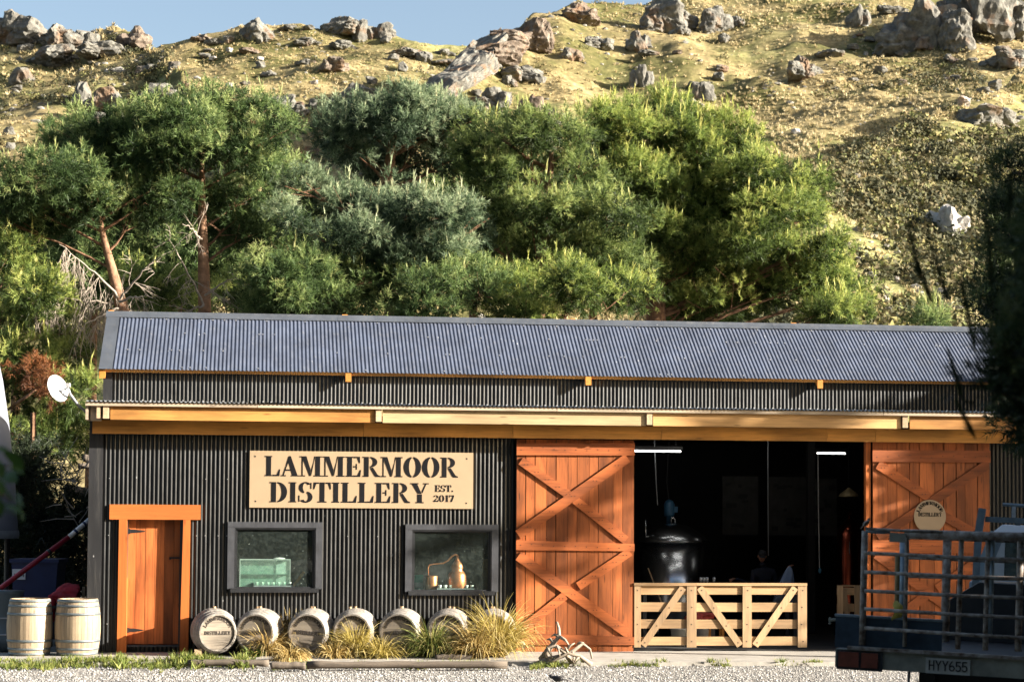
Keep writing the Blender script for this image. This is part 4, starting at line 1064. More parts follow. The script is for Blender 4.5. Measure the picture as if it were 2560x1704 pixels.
for (x0, y0, x1, y1) in ((2300,700,2272,566),(2372,760,2318,578),(2440,880,2402,700),(2330,760,2296,660),(2480,720,2470,560),(2410,1010,2372,880),(2440,1100,2395,1010),(2520,560,2528,420)):
    a, b = np.array(at(x0, y0, 7)), np.array(at(x1, y1, 7)); n = 26
    for i in range(n): f = i / n; P.append(a + (b - a) * f); D.append(b - a); L.append(.055 * (1 - .4 * f)); T.append(.3)
V, I = tufts(np.array(P), np.array(D), np.array(L), 14, (.15, .5), .9, .03, .3)
link('shoot', tri_mesh('shoot', V - np.array(fK), M['pine_shaded'], {'tint': np.full(len(V), .3)}), tK)
# ================================================================== STENCIL LETTERS
def _arc(cx, cy, ro, ri, a0, a1, n=12):
    o = [(cx + ro[0] * math.cos(R(a0 + (a1 - a0) * i / n)), cy + ro[1] * math.sin(R(a0 + (a1 - a0) * i / n))) for i in range(n + 1)]
    q = [(cx + ri[0] * math.cos(R(a0 + (a1 - a0) * i / n)), cy + ri[1] * math.sin(R(a0 + (a1 - a0) * i / n))) for i in range(n + 1)]
    return [[o[i], o[i+1], q[i+1], q[i]] for i in range(n)]
def _r(a, b, c, d): return [[(a, b), (c, b), (c, d), (a, d)]]
def _stem(x=.12, w=.26, s0=.10, s1=.10): return _r(x, 0, x+w, 1) + _r(x-s0, 0, x, .05) + _r(x+w, 0, x+w+s1*.6, .05) + _r(x-s0, .95, x, 1) + _r(x+w, .95, x+w+s1*.6, 1)
_foot = [[(.46,0),(.86,0),(.90,.34),(.84,.34),(.70,.07),(.46,.07)]]
_head = [[(.46,1),(.46,.93),(.68,.93),(.79,.68),(.85,.68),(.83,1)]]
GL = {
 'L': (.94, _stem() + _foot),
 'A': (1.06, [[(.10,.05),(.17,.05),(.30,.40),(.26,.50)], [(.28,.55),(.33,.45),(.46,.80),(.42,.98)]] + [[(.46,1),(.55,1),(.94,.05),(.64,.05),(.42,.72)]] + _r(.22,.27,.56,.34) + _r(0,0,.29,.05) + _r(.58,0,1.04,.05)),
 'M': (1.30, _r(.12,.05,.18,.95) + _r(0,0,.32,.05) + _r(0,.95,.14,1) + [[(.10,1),(.38,1),(.62,.34),(.62,.02),(.56,.02),(.18,.86)]] + [[(.66,.02),(.66,.34),(.86,.92),(.86,1),(.84,1)]] + _r(.90,0,1.16,1) + _r(.80,0,.9,.05) + _r(1.16,0,1.26,.05) + _r(1.16,.95,1.26,1)),
 'E': (.96, _stem() + _foot + _head + _r(.46,.47,.62,.53) + _r(.61,.36,.67,.64)),
 'R': (1.06, _stem(s1=.0) + _arc(.45,.735,(.42,.265),(.17,.205),-90,90) + [[(.45,.45),(.62,.47),(.90,.10),(1.04,.05),(1.04,0),(.78,0),(.70,.06)]]),
 'O': (1.06, _arc(.53,.5,(.50,.52),(.20,.46),98,262,16) + _arc(.53,.5,(.50,.52),(.20,.46),-82,82,16)),
 '0': (.80, _arc(.40,.5,(.38,.52),(.15,.46),98,262,16) + _arc(.40,.5,(.38,.52),(.15,.46),-82,82,16)),
 'D': (1.06, _stem(s1=0) + _arc(.45,.5,(.54,.5),(.24,.44),-90,90,16)),
 'I': (.52, _stem(.12,.26)),
 'S': (.86, _arc(.42,.735,(.36,.285),(.14,.225),35,255,14) + _arc(.44,.265,(.38,.285),(.14,.215),-145,75,14) + _r(.04,.03,.10,.34) + _r(.70,.68,.76,.98)),
 'T': (1.00, _r(.36,0,.62,1) + _r(.24,0,.36,.05) + _r(.62,0,.74,.05) + [[(0,.66),(.06,.66),(.16,.93),(.31,.93),(.31,1),(.02,1)]] + [[(.98,.66),(.92,.66),(.82,.93),(.67,.93),(.67,1),(.96,1)]]),
 'Y': (1.02, _r(.38,0,.64,.44) + _r(.28,0,.38,.05) + _r(.64,0,.74,.05) + [[(.06,.96),(.36,.96),(.62,.47),(.40,.47)]] + [[(.67,.50),(.62,.58),(.82,.96),(.89,.96)]] + _r(-.02,.95,.44,1) + _r(.70,.95,1.02,1)),
 '.': (.36, _r(.06,0,.28,.2)), ' ': (.4, []),
 '2': (.80, _arc(.38,.72,(.34,.28),(.13,.22),-25,175,12) + [[(.66,.60),(.44,.50),(.04,.12),(.04,0),(.14,0)]] + _r(.04,0,.74,.17) + _r(.68,.1,.74,.3)),
 '1': (.62, _r(.24,0,.48,1) + _r(.1,0,.24,.05) + _r(.48,0,.62,.05) + [[(.06,.84),(.24,1),(.24,.86)]]),
 '7': (.78, _r(.05,.84,.74,1) + _r(.05,.66,.11,1) + [[(.54,.84),(.74,.84),(.46,0),(.20,0)]]),
}
PL = {'H': (.62, _r(.04,0,.16,1) + _r(.46,0,.58,1) + _r(.16,.44,.46,.56)),
 'Y': (.66, _r(.27,0,.39,.46) + [[(.02,1),(.15,1),(.39,.46),(.27,.46)]] + [[(.51,1),(.64,1),(.39,.46),(.27,.46)]]),
 '6': (.60, _arc(.30,.30,(.28,.30),(.16,.18),0,360,18) + [[(.02,.3),(.14,.3),(.14,.62),(.40,1),(.26,1),(.02,.62)]]),
 '5': (.60, _r(.06,.88,.54,1) + _r(.06,.46,.18,.88) + _arc(.28,.33,(.29,.33),(.17,.21),-150,110,14))}
def glyph_mb(ch, h, table=GL, depth=.004, sx=1.0):
    mb = MB()
    for poly in table[ch][1]:
        a = sum(poly[i][0]*poly[(i+1)%len(poly)][1] - poly[(i+1)%len(poly)][0]*poly[i][1] for i in range(len(poly)))
        if a < 0: poly = poly[::-1]
        n = len(poly)
        f = [(x * h * sx, -depth, z * h) for x, z in poly]; b = [(x * h * sx, 0, z * h) for x, z in poly]
        mb.add(f + b, [tuple(range(n))] + [(i, n + i, n + (i + 1) % n, (i + 1) % n) for i in range(n)])
    return mb
def text_w(s, table=GL): return sum(table[c][0] for c in s)
def letters(s, x0, z0, w, h, y, parent, mat, table=GL, joined=None):
    """stencil text w wide and h high from (x0, z0) on the plane y; each letter a part"""
    sx = w / (text_w(s, table) * h); x = x0
    for c in s:
        if c != ' ':
            m = glyph_mb(c, h, table, .004, sx)
            if joined is None: o = m.build('letter', mat, parent); o.location = (x, y, z0)
            else: m.xf(Matrix.Translation((x, y, z0))); joined.add(m.v, m.f)
        x += table[c][0] * h * sx
def arc_text(s, r, h, span, mb, y, a_mid=90.0, sx=.9):
    tot = text_w(s); a = a_mid + span / 2
    for c in s:
        da = span * GL[c][0] / tot
        if c != ' ':
            am = a - da / 2; g_ = glyph_mb(c, h, GL, .004, sx)
            M_ = Matrix.Rotation(R(90 - am), 4, 'Y') @ Matrix.Translation((-GL[c][0] * h * sx / 2, y, r))
            g_.xf(M_); mb.add(g_.v, g_.f)
        a -= da
# ================================================================== MAIN SIGN
sv = -.035
sa, sb = U(624, 1197, sv), U(1183, 1199, sv); sw0, sw1 = W(900, 1269.5, sv), W(900, 1128.5, sv)
sign = thing('signboard', 'large cream signboard on the black wall reading LAMMERMOOR DISTILLERY EST. 2017', 'sign', m=SHED.m @ Matrix.Translation((0, 0, 0)))
MB().box(sa, sb, sv, -.012, sw0, sw1).build('board', M['cream'], sign)
def row(s, x0, x1, y0, y1):
    a, b = U(x0, (y0+y1)/2, sv), U(x1, (y0+y1)/2, sv); xm = (x0 + x1) / 2
    letters(s, a, W(xm, y1, sv), b - a, W(xm, y0, sv) - W(xm, y1, sv), sv - .001, sign, M['ink'])
row('LAMMERMOOR', 661, 1146, 1141, 1191); row('DISTILLERY', 673, 1072, 1205.5, 1255.5); row('EST.', 1087, 1134, 1212, 1228.5); row('2017', 1083, 1136, 1237, 1253.5)
for x, y in ((638, 1140), (1167, 1146), (639, 1252), (1166, 1257)):
    a, b = SHED.hit(x, y, sv); MB().box(a - .012, a + .012, sv - .004, sv, b - .012, b + .012).build('screw', M['nail'], sign)
# round sign hanging on the shaded door
cv = V1 - .04
cu, cw = SHED.hit(2325, 1290, cv); cr = .305
rs = thing('round_sign', 'round cream sign hung on the shaded door reading LAMMERMOOR DISTILLERY', 'sign', m=SHED.m @ Matrix.Translation((cu, cv, cw)))
MB().lathe([(cr, -.02), (cr, 0)], 48, Matrix.Rotation(R(90), 4, 'X')).build('board', M['cream'], rs)
tm = MB(); arc_text('LAMMERMOOR', cr * .70, .064, 140, tm, -.001, sx=1.0); letters('DISTILLERY', -.225, .0, .45, .070, -.001, None, None, joined=tm)
tm.build('lettering', M['ink'], rs)['kind'] = 'stuff'
# ================================================================== WOODEN GATE ACROSS THE OPENING
gz = lambda x, y: (1240 + x / 2.4354, 1060 + y / 2.4354)
gv = -.06
gate = thing('timber_gate', 'low raw pine gate closing the lower half of the open doorway', 'gate', m=SHED.m)
def gp(x, y): return SHED.hit(*gz(x, y), gv)
def grail(n, x0, x1, y0, y1, v0, v1, mat):
    a, b = gp(x0, y1), gp(x1, y0); MB().box(a[0], b[0], v0, v1, a[1], b[1]).build(n, M[mat], gate)
gnails = MB()
for (y0, y1) in ((985, 1036), (1084, 1140), (1188, 1243), (1292, 1345)):
    for (x0, x1) in ((842, 1214), (1219, 1888)): grail('rail', x0, x1, y0 + rnd.uniform(-2, 2), y1 + rnd.uniform(-2, 2), gv + .002, gv + .03, 'gate_x')
for (x0, x1) in ((840, 881), (1160, 1219), (1500, 1554), (1836, 1890)):
    grail('upright', x0, x1, 981, 1356, gv - .032, gv, 'gate_z')
    for y in (1010, 1112, 1216, 1320):
        a = gp((x0 + x1) / 2 + rnd.uniform(-5, 5), y); nails(gnails, [a], gv - .032, .009)
grail('top_cap', 838, 1216, 965, 981, gv - .045, gv + .05, 'gate_x'); grail('top_cap', 1217, 1891, 966, 981, gv - .043, gv + .05, 'gate_x')
for (x0, y0, x1, y1) in ((1138, 992, 893, 1345), (1238, 992, 1484, 1345), (1820, 992, 1576, 1345)):
    a, b = gp(x0, y0), gp(x1, y1); MB().slab(a[0], a[1], b[0], b[1], .125, gv - .030, gv - .001).build('diagonal', M['gate_z'], gate)
    for f in (.05, .35, .66, .95): nails(gnails, [(a[0]*(1-f)+b[0]*f, a[1]*(1-f)+b[1]*f)], gv - .03, .009)
o = gnails.build('nails', M['nail'], gate); o['kind'] = 'stuff'
# ================================================================== BARRELS
M['oak'] = wood('new oak staves', (.36, .275, .18), 'z', .6, .6, .25, .3)
M['oak_grey'] = wood('weathered oak staves', (.30, .265, .225), 'z', .55, .8, .3, .4, False)
M['head_grey'] = wood('weathered barrel head', (.29, .245, .19), 'x', .5, .8, .15, .5, False)
M['hoop'] = plain('galvanised hoop', (.15, .175, .18), .5, .5, .25, 10)
M['hoop_rust'] = plain('dull hoop', (.24, .225, .20), .7, .2, .35, 10)
M['stencil'] = plain('faded black stencil', (.045, .036, .03), .9, 0, .5, 30)
def barrel_proto(rb, rh, H, wmat, hmat, headmat, text):
    t = thing('wine_barrel', None, 'barrel')
    n = 24; prof = lambda z: rh + (rb - rh) * (1 - (2 * z / H - 1) ** 2)
    mb = MB(); zs = [H * i / 10 for i in range(11)]; da = math.pi / n
    for z in zs:
        r = prof(z)
        for rr, a in ((r * .996, -da * .97), (r * 1.001, 0), (r * .996, da * .97), (r - .025, da * .97), (r - .025, -da * .97)): mb.v.append((rr * math.cos(a), rr * math.sin(a), z))
    for i in range(10):
        for k in range(5): k2 = (k + 1) % 5; mb.f.append((i*5+k, i*5+k2, (i+1)*5+k2, (i+1)*5+k))
    mb.f += [(4, 3, 2, 1, 0), (50, 51, 52, 53, 54)]
    sm = mb.mesh('stave', M[wmat])
    for k in range(n): o = link('stave', sm, t); o.rotation_euler = (0, 0, 2 * math.pi * k / n)
    for f0, f1 in ((.012, .055), (.10, .14), (.24, .285)):
        for a, b in ((f0, f1), (1 - f1, 1 - f0)):
            z0, z1 = H * a, H * b; e = .006
            MB().lathe([(prof(z0) - .01, z0), (prof(z0) + e, z0), (prof(z1) + e, z1), (prof(z1) - .01, z1)], 48, cap=False).build('hoop', M[hmat], t, True)
    for z in (.035, H - .035): MB().lathe([(rh - .012, z - .008), (rh - .012, z + .008)], 40).build('head', M[headmat], t)
    if text:
        tm = MB(); arc_text('LAMMERMOOR', rh * .68, .060, 135, tm, 0, sx=.95); letters('DISTILLERY', -rh * .72, -.035, rh * 1.44, .062, 0, None, None, joined=tm)
        tm.xf(Matrix.Translation((0, 0, H - .035 + .010)) @ Matrix.Rotation(R(-90), 4, 'X') @ Matrix.Identity(4))
        tm.build('lettering', M['stencil'], t)['kind'] = 'stuff'
    return t
def place_barrel(o, m, label):
    o.matrix_world = m; o['label'] = label; return o
# upright pair
up = barrel_proto(.39, .335, .965, 'oak', 'hoop', 'oak', False); up['group'] = 'upright barrels by the shed corner'
for k, (px, lab, rz) in enumerate(((73, 'upright pale oak barrel at the left, farther from the shed corner', 20), (193, 'upright pale oak barrel with a bung hole, right against the shed corner', -60))):
    o = up if k == 0 else copy_tree(up)
    p = ground(px, 1636, .05); place_barrel(o, Matrix.Translation(p) @ Matrix.Rotation(R(rz), 4, 'Z'), lab)
    if k == 1:
        d = (Vector((0, 0, CAM_Z)) - p); a = math.atan2(d.y, d.x) - R(rz) * -1 - R(62) ; 
        MB().lathe([(.032, 0), (.032, .004)], 16, Matrix.Rotation(a, 4, 'Z') @ Matrix.Translation((.386, 0, .48)) @ Matrix.Rotation(R(90), 4, 'Y')).build('bung_hole', M['nail'], o)
# lying row
ly = barrel_proto(.40, .315, .93, 'oak_grey', 'hoop_rust', 'head_grey', True); ly['group'] = 'weathered barrels lying along the wall'
LY = ((535, 9, 0, 'weathered barrel lying nearest the small orange door, its stencilled head clear of the grasses'), (650, -11, 14, 'second weathered barrel from the small orange door, half behind straw grass'),
      (779, -11, -10, 'weathered barrel lying third from the small orange door, beneath the first window'), (888, -9, 25, 'weathered barrel lying fourth from the door, nearly hidden by the golden tussock'),
      (1005, -12, 5, 'weathered barrel lying below the gap between the two windows, above a green tussock'), (1124, -12, -20, 'weathered barrel with a bright white rim lying below the second window'), (1234, -10, 10, 'weathered barrel lying nearest the big sliding door, behind the tallest tussock'))
for k, (px, yaw, spin, lab) in enumerate(LY):
    o = ly if k == 0 else copy_tree(ly)
    u = U(px, 1588, -.62)
    m = SHED.m @ Matrix.Translation((u, -.58, .05 + .405)) @ Matrix.Rotation(R(yaw), 4, 'Z') @ Matrix.Rotation(R(90), 4, 'X') @ Matrix.Translation((0, 0, -.465)) @ Matrix.Rotation(R(spin * .5), 4, 'Z')
    place_barrel(o, m, lab)
    b = MB().lathe([(.03, 0), (.026, .03)], 12, Matrix.Rotation(R(90 - spin * .5), 4, 'Z') @ Matrix.Translation((.398, 0, .465)) @ Matrix.Rotation(R(90), 4, 'Y')); b.build('bung', M['gate_z'], o)
def block(px0, px1, v0, v1, h, lab):
    a, b = U(px0, 1640, v0), U(px1, 1640, v0)
    o = MB().box(a, b, v0, v1, .05, .05 + h).build('wooden_chock', M['pale_y']); o.matrix_world = SHED.m; tag(o, lab, 'block')
block(486, 504, -1.02, -.90, .12, 'small square wooden block wedged under the first lying barrel')
# ================================================================== PLANTING BED
M['grass_straw'] = leaf_mat('straw grass', [(0, (.10, .07, .02)), (.4, (.30, .20, .06)), (.75, (.48, .35, .13)), (1, (.62, .52, .28))], .3, .6)
M['grass_gold'] = leaf_mat('golden tussock', [(0, (.09, .08, .015)), (.4, (.26, .20, .04)), (.75, (.42, .33, .09)), (1, (.58, .48, .22))], .3, .6)
M['grass_green'] = leaf_mat('green tussock', [(0, (.03, .06, .012)), (.4, (.10, .14, .03)), (.75, (.28, .27, .07)), (1, (.50, .42, .18))], .3, .6)
M['weed'] = leaf_mat('weeds', [(0, (.04, .06, .012)), (.5, (.115, .15, .028)), (1, (.26, .26, .07))], .3, .6)
def blades(base, n, h, spread, droop, g, w=.0065, seg=7, br=.12):
    a = g.uniform(0, 6.283, n); lean = np.abs(g.normal(0, spread, n)); L = h * g.uniform(.55, 1.12, n)
    d0 = np.stack([np.cos(a) * np.sin(lean), np.sin(a) * np.sin(lean), np.cos(lean)], 1)
    out = np.stack([np.cos(a), np.sin(a), np.zeros(n)], 1)
    p = np.array(base) + out * (br * np.sqrt(g.uniform(0, 1, n)))[:, None]
    side = unit(np.cross(d0, g.normal(size=(n, 3)))); dr = droop * g.uniform(.4, 1.5, n)
    Q = []; d = d0.copy(); prev = p
    for s in range(seg):
        nd = unit(d + out * (dr * .10)[:, None] + np.array([0, 0, -1.]) * (dr * (.05 + .10 * s))[:, None] + g.normal(size=d.shape) * .03)
        q = prev + nd * (L / seg)[:, None]
        w0 = w * (1 - s / seg) ** .6 + .0012; w1 = w * (1 - (s + 1) / seg) ** .6 + .0012
        Q.append(np.stack([prev - side * w0, prev + side * w0, q + side * w1, q - side * w1], 1)); prev, d = q, nd
    V = np.stack(Q, 1).reshape(-1, 3); T = np.clip(g.uniform(.15, .85, n)[:, None] + np.linspace(-.2, .25, seg)[None, :], 0, 1)
    return V, np.repeat(T.ravel(), 4)
BEDS = [(668, 1634, .60, 330, .42, .75, 'grass_straw', 'straw coloured tussock fountaining in front of the second barrel'),
 (735, 1630, .72, 300, .34, .55, 'grass_straw', 'tall thin straw tussock between the second and third barrels'),
 (725, 1646, .40, 520, .80, 1.5, 'grass_straw', 'low drooping mop of hay coloured grass over the log edging'),
 (890, 1637, .66, 560, .46, .8, 'grass_gold', 'dense golden tussock in front of the fourth barrel'),
 (838, 1640, .42, 220, .60, 1.0, 'grass_straw', 'small dry tussock on the left of the dense golden one'),
 (952, 1640, .48, 200, .55, .9, 'grass_gold', 'thin golden tussock between the fourth and fifth barrels'),
 (1078, 1637, .74, 520, .52, .9, 'grass_green', 'dark based green tussock in front of the fifth and sixth barrels'),
 (1244, 1637, 1.0, 760, .40, .75, 'grass_gold', 'tallest golden tussock beside the big sliding door'),
 (1190, 1640, .80, 300, .5, .9, 'grass_straw', 'wispy straw tussock just left of the tallest one'),
 (4, 1600, .45, 160, .5, .8, 'grass_straw', 'dry tussock cut off by the left edge of the photo')]
for k, (px, py, h, n, sp, dr, mt, lab) in enumerate(BEDS):
    p = ground(px, py + 4, .05); g = np.random.default_rng(300 + k)
    V, T = blades((0, 0, 0), int(n * 1.3), h * 1.06, sp, dr, g)
    o = link('tussock_plant', tri_mesh('tussock_plant', V, M[mt], {'tint': T}, 4), None, p)
    tag(o, lab, 'grass plant', 'tussocks planted along the barrels' if px > 100 else None)
g = np.random.default_rng(71)
V, T = blades((0, 0, 0), 90, .24, .6, .6, g, .016, 5, .12)
tag(link('green_plant', tri_mesh('green_plant', V, M['weed'], {'tint': T * .5}, 4), None, ground(632, 1640, .05)), 'small bright green strappy plant at the left end of the grass bed', 'plant')
M['log'] = wood('weathered log', (.13, .105, .08), 'x', .45, .85, .1, .4, False)
def log(px0, px1, py, r, lab, z=.05, name='log_edging'):
    a, b = ground(px0, py, z - .02), ground(px1, py, z - .02); d = (b - a); n = 14; g_ = random.Random(int(px0)); mb = MB()
    mb.tube([a + d * i / n + Vector((0, 0, r * .75 + g_.uniform(-.008, .008))) for i in range(n + 1)], [r * g_.uniform(.88, 1.08) for _ in range(n + 1)], 12)
    mb.xf(Matrix.Translation(-a)); o = mb.build(name, M['log'], None, True); o.location = a; tag(o, lab, 'log', 'log edging of the planting bed')
log(766, 1268, 1668, .06, 'long grey log edging the front of the tussock bed'); log(676, 764, 1670, .06, 'short grey log at the front of the bed under the drooping grass')
log(470, 672, 1662, .055, 'thin dark log at the left end of the bed edging'); log(1088, 1182, 1650, .06, 'small grey log lying on the bed below the sixth barrel')
M['lamp_black'] = plain('garden light', (.03, .03, .032), .35, .3, .2, 10)
for k, (px, py, lab) in enumerate(((693, 1634, 'black garden spotlight in front of the second tussock'), (1090, 1636, 'black garden spotlight in the green tussock'), (1190, 1634, 'black garden spotlight left of the tallest tussock'), (1306, 1630, 'small spotlight at the foot of the big sliding door'))):
    t = thing('garden_light', lab, 'light', ground(px, py, .05), group='spotlights in the planting bed')
    MB().tube([(0, 0, 0), (0, 0, .10)], .012, 8).build('stake', M['lamp_black'], t)
    MB().tube([(.01, .05, .09), (0, -.03, .15), (0, -.06, .175)], [.035, .045, .048], 14).build('lamp_head', M['lamp_black'], t, True)
    MB().tube([(0, -.061, .1755), (0, -.063, .1765)], .040, 14).build('lens', M['tin_edge'], t)
# antlers
M['antler'] = plain('bleached antler', (.27, .22, .165), .7, 0, .35, 14, .2, .3)
def antler(pts, tines, r, lab, Y=None):
    b = ground(1400, 1660, .0); y = Y or b.y; W3 = [at(x, yy, y + dy) for x, yy, dy in pts]
    mb = MB(); n = len(W3)
    r *= 1.75; mb.tube(W3, [r * (1.15 - .8 * i / (n - 1)) for i in range(n)], 8)
    for (i, x, yy, dy) in tines:
        e = at(x, yy, y + dy); mid = W3[i].lerp(e, .55) + Vector((0, -.02, .035))
        mb.tube([W3[i], mid, e], [r * .7, r * .5, r * .12], 7)
    base = W3[0].copy(); mb.xf(Matrix.Translation(-base)); o = mb.build('antler', M['antler'], None, True); o.location = base
    tag(o, lab, 'antler', 'shed antlers piled by the big door')
antler([(1352,1648,0),(1368,1628,-.05),(1385,1605,-.02),(1398,1590,0),(1397,1570,.05),(1392,1553,.08)], [(2,1366,1598,.05),(3,1377,1590,.1),(3,1425,1615,-.15)], .028, 'bleached antler with one tine sticking straight up, back of the pile')
antler([(1345,1658,-.1),(1370,1647,-.18),(1400,1640,-.2),(1430,1628,-.15),(1458,1608,-.1),(1475,1622,-.1),(1480,1645,-.1)], [(1,1355,1630,-.2),(3,1436,1654,-.25),(4,1440,1612,0)], .026, 'bleached antler arching down at the right of the pile')
antler([(1430,1655,-.2),(1412,1630,-.25),(1392,1614,-.25),(1368,1618,-.25),(1352,1640,-.25)], [(1,1437,1606,-.3),(2,1400,1640,-.35),(3,1384,1655,-.3)], .024, 'bleached antler lying across the front of the pile')
antler([(1478,1660,-.3),(1450,1640,-.32),(1420,1632,-.34),(1390,1648,-.34),(1340,1664,-.3)], [(1,1432,1662,-.36),(2,1408,1616,-.3)], .020, 'thin pale antler flat on the ground in front of the pile')
# ================================================================== GRAVEL, WEEDS
g = np.random.default_rng(5)
n = 15000; xs = g.uniform(-60, 2620, n); ys = 1656 + 52 * g.uniform(0, 1, n) ** .8
P = np.array([tuple(ground(x, y, -.018)) for x, y in zip(xs, ys)])
r = g.uniform(.010, .024, n); a = g.uniform(0, 6.28, n); Q = []
ring = [P + np.stack([np.cos(a + k * 1.571) * r * g.uniform(.7, 1.2, n), np.sin(a + k * 1.571) * r * g.uniform(.7, 1.2, n), np.zeros(n)], 1) for k in range(4)]
top = P + np.stack([g.normal(size=n) * .004, g.normal(size=n) * .004, r * g.uniform(.6, 1.2, n)], 1)
V = np.stack([np.stack([ring[k], ring[(k + 1) % 4], top], 1) for k in range(4)], 1).reshape(-1, 3)
M['stone'] = leaf_mat('gravel stones', [(0, (.12, .112, .105)), (.5, (.25, .24, .22)), (1, (.42, .41, .385))], 0, .9)
tag(link('gravel_stones', tri_mesh('gravel_stones', V, M['stone'], {'tint': np.repeat(g.uniform(0, 1, n), 12)})), None, None, None, 'stuff')
Pw, Lw = [], []
for _ in range(9000):
    x = g.uniform(-60, 2150); e = 1661 + 3 * math.sin(x * .021) + 2 * math.sin(x * .067)
    nn = float(vnoise(np.array([[x * .02, 1.3, 0.]]), 3)[0])
    if x < 640: y = e + g.normal() * 5.5; ok = nn > -.75
    elif x < 1420: y = e + 5 + g.normal() * 3; ok = nn > .15
    else: y = e - 1 + g.normal() * 2.5; ok = nn > .15 and g.uniform() < .45
    if ok and y < 1682: Pw.append(tuple(ground(x, y, -.015 if y > 1656 else .05))); Lw.append((.10 if x < 640 else .055) * g.uniform(.4, 1.5) * (1.3 if nn > .4 else .8))
Pw = np.array(Pw); N = len(Pw)
V, I = tufts(Pw, np.tile([0, 0, 1.], (N, 1)) + g.normal(size=(N, 3)) * .25, np.array(Lw), 5, (.1, 1.0), 1.0, .09, .2)
tag(link('roadside_grass', tri_mesh('roadside_grass', V, M['weed'], {'tint': g.uniform(.2, 1, N)[I]})), None, None, None, 'stuff')
# ================================================================== LEFT OF THE SHED
def world_box(name, px0, px1, py0, py1, Y, depth, mat, parent=None, inv=None):
    a, b = at(px0, py1, Y), at(px1, py0, Y)
    mb = MB().box(a.x, b.x, Y, Y + depth, a.z, b.z)
    if inv is not None: mb.xf(inv)
    return mb.build(name, mat, parent)
M['dish'] = plain('white dish', (.48, .48, .47), .4, 0, .05, 4)
M['grey_metal'] = plain('grey bracket', (.34, .36, .38), .45, .5, .15, 8)
# satellite dish on its bracket
Yd = 34.3; c = at(145, 970, Yd)
t = thing('satellite_dish', 'white satellite dish on a bent grey arm at the left end of the eave', 'satellite dish', c)
rot = Matrix.Rotation(R(60), 4, 'Z') @ Matrix.Rotation(R(90 - 16), 4, 'X')
prof = [(.245 * i / 8 + .001, -.05 + .05 * (i / 8) ** 2) for i in range(9)]
mb = MB().lathe(prof, 32, rot, cap=False).lathe([(r, z - .012) for r, z in prof], 32, rot, cap=False)
mb.xf(Matrix.Diagonal((1, 1, .98, 1))); mb.build('reflector', M['dish'], t, True)
i_ = Matrix.Translation(-c)
MB().tube([at(150, 978, Yd + .1), at(170, 968, Yd + .05), at(175, 985, Yd + .1), at(195, 1012, Yd + .35), at(222, 1034, Yd + .75)], [.018, .026, .026, .024, .024], 10).xf(i_).build('arm', M['grey_metal'], t, True)
MB().tube([at(146, 992, Yd - .02), at(160, 985, Yd - .30), at(168, 966, Yd - .34)], .010, 6).xf(i_).build('feed_arm', M['grey_metal'], t)
e = at(170, 962, Yd - .32); MB().obox(e, (.035, 0, 0), (0, .05, 0), (0, 0, .03)).xf(i_).build('receiver', M['dish'], t)
# blue bin
M['bin_blue'] = plain('dark blue plastic', (.012, .024, .085), .45, 0, .2, 4)
M['label_white'] = plain('white sticker', (.6, .6, .62), .5, 0, .05, 4)
p0 = at(84, 1640, 38.0); p0.z = 0
t = thing('wheelie_bin', 'dark blue bin with a white sticker in the shade behind the barrels', 'bin', p0); i_ = Matrix.Translation(-p0)
a, b = at(26, 1500, 38), at(143, 1398, 38); w0 = (b.x - a.x) / 2; zt = b.z
mb = MB(); vs = [(-w0*.8, 0, .08), (w0*.8, 0, .08), (w0*.8, .6, .08), (-w0*.8, .6, .08), (-w0, -.06, zt - .06), (w0, -.06, zt - .06), (w0, .7, zt - .06), (-w0, .7, zt - .06)]
mb.add(vs, [(3,2,1,0), (0,1,5,4), (1,2,6,5), (2,3,7,6), (3,0,4,7), (4,5,6,7)]); mb.build('body', M['bin_blue'], t)
MB().box(-w0 - .03, w0 + .03, -.10, .74, zt - .06, zt + .01).build('lid', M['bin_blue'], t)
MB().box(-w0 * .95, -w0 * .95 + .25, -.075, -.058, zt - .38, zt - .18).build('sticker', M['label_white'], t)
mb = MB(); g_ = random.Random(4)
for k in range(7): x = -w0 * .95 + .04 + .028 * k; mb.box(x, x + .014, -.079, -.0755, zt - .34 + g_.uniform(0, .05), zt - .24 + g_.uniform(-.03, .03))
mb.build('print', M['nail'], t)['kind'] = 'stuff'
for s in (-1, 1): MB().lathe([(.11, -.03), (.11, .03)], 16, Matrix.Translation((s * w0 * .7, .62, .11)) @ Matrix.Rotation(R(90), 4, 'Y')).build('wheel', M['black_metal'], t)
# red and white pole
M['red_paint'] = plain('red paint', (.30, .012, .025), .4, 0, .2, 5)
M['white_paint'] = plain('white paint', (.55, .55, .55), .5, 0, .3, 12)
a, b, c = at(-40, 1500, 36.8), at(172, 1342, 37.6), at(245, 1280, 37.9)
t = thing('long_pole', 'long red pole with a white banded end sloping up behind the corner of the shed', 'pole', a); i_ = Matrix.Translation(-a)
MB().tube([a, b], .05, 12).xf(i_).build('red_section', M['red_paint'], t, True); MB().tube([b, c], .047, 12).xf(i_).build('white_section', M['white_paint'], t, True)
for f in (.2, .5, .8): q0 = b.lerp(c, f); q1 = b.lerp(c, f + .06); MB().tube([q0, q1], .049, 12).xf(i_).build('band', M['bin_blue'], t, True)
for f in (.15, .75): q0 = a.lerp(b, f); q1 = a.lerp(b, f + .03); MB().tube([q0, q1], .056, 12).xf(i_).build('collar', M['black_metal'], t, True)
MB().tube([a + Vector((.1, 0, 0)), Vector((a.x + .1, a.y, 0))], .04, 8).xf(i_).build('stand', M['black_metal'], t)
